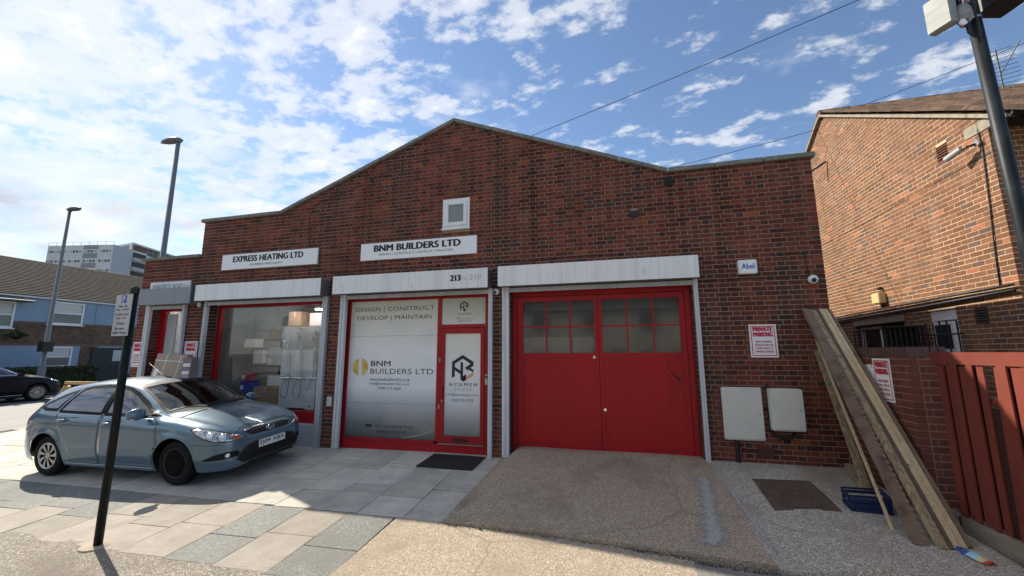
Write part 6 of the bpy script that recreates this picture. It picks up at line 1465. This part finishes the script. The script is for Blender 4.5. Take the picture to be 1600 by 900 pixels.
MB().add([(X0-5.65, ya-.3, rz_top), (X0-5.65, yb_+.3, rz_top), (X0-12, yb_+.3, EVZ), (X0-12, ya-.3, EVZ)], [(0, 1, 2, 3)]).build('rear_roof', rt, ht)
def far_window(y0, y1, z0, z1, mull=True):
    w = bpy.data.objects.new('window', None); COL.objects.link(w); w.parent = ht
    fr = MB(); x0, x1 = X0+.03, X0+.11
    fr.box(x0, x1, y0, y0+.09, z0, z1).box(x0, x1, y1-.09, y1, z0, z1).box(x0, x1-.002, y0+.09, y1-.09, z0, z0+.09).box(x0, x1-.002, y0+.09, y1-.09, z1-.09, z1).box(x0, x1-.004, y0+.09, y1-.09, (z0+z1)/2-.04, (z0+z1)/2+.04).build('frame', white_pl, w)
    box('pane', mat('far_pane', (.10, .12, .13), .08), w, x0+.01, x0+.04, y0+.09, y1-.09, z0+.09, z1-.09); box('sill', white_pl, w, x0, x1+.08, y0-.06, y1+.06, z0-.07, z0-.001)
    box('curtain', mat('far_curtain', (.6, .6, .58), .8), w, x0+.045, x0+.05, y0+.12, y1-.12, (z0+z1)/2+.05, z1-.10)
far_window(8.78, 10.35, 3.30, 4.62); far_window(8.85, 10.1, .82, 2.0); far_window(5.6, 7.4, 2.98, 4.40); far_window(2.2, 3.8, 3.3, 4.6); far_window(5.5, 6.9, .8, 2.0); far_window(16.5, 18, 3.3, 4.6)
MB().prism([(X0+.02, 4.62), (X0+1.0, 4.46), (X0+1.0, 4.40), (X0+.02, 4.40)], 'y', 5.2, 7.75).build('bay_canopy', mat('lead_grey', (.10, .11, .12), .7), ht)
dr_ = MB().box(X0+.03, X0+.10, 11.05, 13.0, -.3, 1.95).build('doorway', mat('dark_doorway', (.018, .026, .03), .6), ht)
box('door_pane', mat('far_pale_pane', (.45, .48, .50), .3), dr_, X0+.101, X0+.12, 12.15, 12.8, 1.1, 1.8)
rebase(ht, (X0, 7, -.4))
gt = thing('garden_gate', 'dark railing gate in front of the blue house door', 'gate')
for i in range(9): MB().tube([(-30.0, 10.9+i*.16, -.35), (-30.0, 10.9+i*.16, .95)], .014, 5).build('bar', black, gt)
for z in (-.1, .9): MB().tube([(-30.0, 10.85, z), (-30.0, 12.25, z)], .02, 5).build('rail', black, gt)
rebase(gt, (-30, 11.5, -.35))
# leafy masses
def leaves(n, fn, size, m, name, parent=None):
    vs_, fs = [], []
    for i in range(n):
        p, nn = fn(); p = Vector(p); a = Vector((random.gauss(0, 1), random.gauss(0, 1), random.gauss(0, 1))).normalized(); a = (a+Vector(nn)*.8).normalized(); u_ = a.orthogonal().normalized(); v_ = a.cross(u_); s = size*random.uniform(.6, 1.4); k = len(vs_)
        vs_ += [p-u_*s, p+v_*s*.5, p+u_*s, p-v_*s*.5]; fs.append((k, k+1, k+2, k+3))
    return MB().add(vs_, fs).build(name, m, parent, fix=False)
leaf = mat('hedge_leaf', (.035, .055, .016), .6, var=[(3, (.055, .080, .022), .4, .7)])
hg = thing('garden_hedge', 'clipped dark green hedge in front of the blue houses', 'hedge')
MB().box(-30.6, -29.9, 3.0, 10.3, -.32, .78).build('inner_branches', mat('hedge_core', (.012, .016, .006), .9), hg)
def hf():
    f = random.random(); y = random.uniform(2.95, 10.35)
    if f < .5: return ((-29.85+random.uniform(-.06, .06), y, random.uniform(-.3, .84)), (1, 0, 0))
    if f < .85: return ((random.uniform(-30.6, -29.85), y, .82+random.uniform(-.06, .08)), (0, 0, 1))
    return ((random.uniform(-30.6, -29.85), random.choice((2.95, 10.35))+random.uniform(-.05, .05), random.uniform(-.3, .84)), (0, 1, 0))
stuff(leaves(6500, hf, .055, leaf, 'foliage', hg)); rebase(hg, (-30.2, 7, -.32))
bk = thing('hanging_basket', 'hanging basket of foliage on the blue house wall', 'plant')
MB().lathe([(0, -.22), (.16, -.15), (.24, 0)], (-31.5, 7.45, 2.55), 'z', 14).build('basket', black, bk)
def bf(): a, r = random.uniform(0, 6.28), random.random()**.5; return ((-31.5+.42*r*math.cos(a), 7.45+.42*r*math.sin(a), 2.55+random.uniform(-.10, .30)*(1.1-r)), (0, 0, 1))
leaves(500, bf, .06, leaf, 'foliage', bk); MB().tube([(-31.98, 7.45, 3.0), (-31.5, 7.45, 3.0), (-31.5, 7.45, 2.6)], .015, 5).build('bracket', black, bk); rebase(bk, (-31.5, 7.45, 2.4))
# ------------------------------------------------------------------ tower block in the distance
tb = thing('tower_block', 'distant pale tower block with grey panels and balcony stack', 'building')
Cc, Aa, Bb = Vector((-135.9, 70.7, 0)), Vector((-155.5, 66.9, 0)), Vector((-139.4, 81.3, 0))
dA, dB = (Aa-Cc), (Bb-Cc); ZT = 31.8; Dp = Aa+dB
tw_m = mat('tower_white', (.56, .57, .58), .8, var=[(.2, (.50, .51, .52), .4, .7)]); tg_m = mat('tower_grey', (.24, .25, .27), .8); tl_m = mat('tower_lilac', (.40, .42, .48), .8)
MB().prism([(Cc.x, Cc.y), (Aa.x, Aa.y), (Dp.x, Dp.y), (Bb.x, Bb.y)], 'z', -1, ZT).build('wall', tw_m, tb)
def on(P0, D, s0, s1, z0, z1, out, m, name, par=tb):
    nv_ = Vector((D.y, -D.x, 0)).normalized()
    if nv_.dot(CAM-Cc) < 0: nv_ = -nv_
    a, b = P0+D*s0, P0+D*s1; q = [a+nv_*.01, b+nv_*.01, b+nv_*out, a+nv_*out]
    return MB().prism([(p.x, p.y) for p in q], 'z', z0, z1).build(name, m, par)
on(Cc, dB, .0, .52, 0, ZT-.05, .10, tl_m, 'end_wall')
win_d = mat('tower_pane', (.09, .10, .12), .15)
for fl in range(7):
    z = ZT-2.35-fl*2.8
    for (s0, s1, gr) in ((.02, .20, 0), (.245, .44, 1), (.47, .66, 0), (.70, .86, 0), (.88, .99, 0)):
        if gr: on(Cc, dA, s0-.01, s1+.01, z-1.4 if fl else z-1.4, z-.02, .06, tg_m, 'grey_panel'); (on(Cc, dA, s0-.01, s1+.01, z+1.12, z+2.3, .06, tg_m, 'grey_panel') if fl == 0 else None)
        w = on(Cc, dA, s0, s1, z, z+1.1, .05, white_pl, 'window')
        k = 4
        for i in range(k): on(Cc, dA, s0+(s1-s0)*(i+.10)/k, s0+(s1-s0)*(i+.90)/k, z+.14, z+.96, .09, win_d if (i+fl) % 3 else mat('tower_pane_pale', (.3, .32, .35), .2), 'pane', w)
    on(Cc, dB, .56, .98, z+.1, z+1.75, .03, black, 'balcony_recess'); on(Cc, dB, .545, .995, z-.85, z+.12, .75, tl_m, 'balcony_front')
MB().tube([(Aa.x, Aa.y, ZT+.9), (Cc.x, Cc.y, ZT+.9)], .05, 4).build('roof_rail', steel, tb)
for i in range(9): p = Cc.lerp(Aa, i/8); MB().tube([(p.x, p.y, ZT), (p.x, p.y, ZT+.9)], .05, 4).build('rail_post', steel, tb)
rebase(tb, (-140, 74, -1))
tb2 = thing('tower_block', 'distant brown topped block rising behind the pale tower', 'building')
c2, l2, r2 = Vector((-144.2, 79.9, 0)), Vector((-153, 80.8, 0)), Vector((-150.4, 97.2, 0)); Z2 = 35.4
MB().prism([(c2.x, c2.y), (l2.x, l2.y), (l2.x+r2.x-c2.x, l2.y+r2.y-c2.y), (r2.x, r2.y)], 'z', -1, Z2).build('wall', tw_m, tb2)
Cc = c2
on(c2, r2-c2, .03, 1.0, Z2-2.6, Z2-.5, .12, mat('tower_brown', (.13, .085, .07), .85), 'top_band', tb2); on(c2, r2-c2, -.01, 1.01, Z2-.45, Z2+.05, .5, tw_m, 'roof_edge', tb2)
for i in range(6): on(c2, r2-c2, .30+i*.11, .37+i*.11, Z2-2.2, Z2-1.0, .16, win_d, 'window', tb2)
for i in range(6): on(c2, r2-c2, .10+i*.15, .2+i*.15, Z2-5.3, Z2-3.9, .10, win_d, 'window', tb2)
on(c2, l2-c2, .15, .85, Z2-1.6, Z2-.7, .1, win_d, 'window', tb2)
rebase(tb2, (-148, 84, -1))
rebase(hs, (HX, FY, -.415)); rebase(bld, (-3, 0, VB))

# ------------------------------------------------------------------ unseen terrace added across the street for reflections and fill light
op = thing('terraced_houses', 'unseen cream terrace added across the street for window reflections and bounce light', 'house')
YO = -25.
MB().box(-30, 30, YO-8, YO, -.6, 5.4).build('wall', mat('cream_render', (.60, .56, .48), .85, var=[(.7, (.52, .48, .40), .4, .7)]), op)  # pale cream picked to bounce sunlight onto the facade
MB().prism([(YO+.4, 5.3), (YO-4, 8.0), (YO-8.4, 5.3)], 'x', -30.2, 30.2).build('roof', rt, op)
for i in range(14):
    x = -28+i*4.2
    for z in (.4, 3.1):
        wv_ = box('window', white_pl, op, x, x+1.5, YO+.002, YO+.06, z, z+1.5); box('pane', MATS['far_pane'], wv_, x+.1, x+1.4, YO+.061, YO+.075, z+.1, z+1.4)
    box('door', [black, MATS['red_crate'], blue][i % 3], op, x+2.2, x+3.1, YO+.002, YO+.05, -.4, 1.7)
rebase(op, (0, YO, -.6))

GROUPS = {'street_lamp': 'street lamps along the main road', 'parking_sign': 'private parking signs', 'security_camera': 'white dome cameras on the facade', 'roller_shutter': 'roller shutters along the facade',
          'timber_plank': 'planks leaning at the facade corner', 'meter_box': 'meter boxes on the facade', 'wall_cable': 'cables clipped to the walls', 'security_grille': 'security bars in the alley', 'carton': 'cartons in the shops',
          'ceiling_tube_light': 'tube lights in the shops', 'overhead_wire': 'overhead wires', 'shower_set': 'shower sets on the display board', 'shop_sign': 'signboards on the facade', 'tower_block': 'tower blocks in the distance',
          'litter_scrap': 'litter on the footway', 'louvre_vent': 'louvre vents in the house wall', 'pump_unit': 'pump units in the plumbers window', 'plastic_crate': 'plastic crates in the plumbers window', 'terraced_houses': 'terraces along the streets'}
for o in bpy.data.objects:
    g_ = GROUPS.get(o.name.split('.')[0])
    if g_ and o.parent is None and 'label' in o: o['group'] = g_
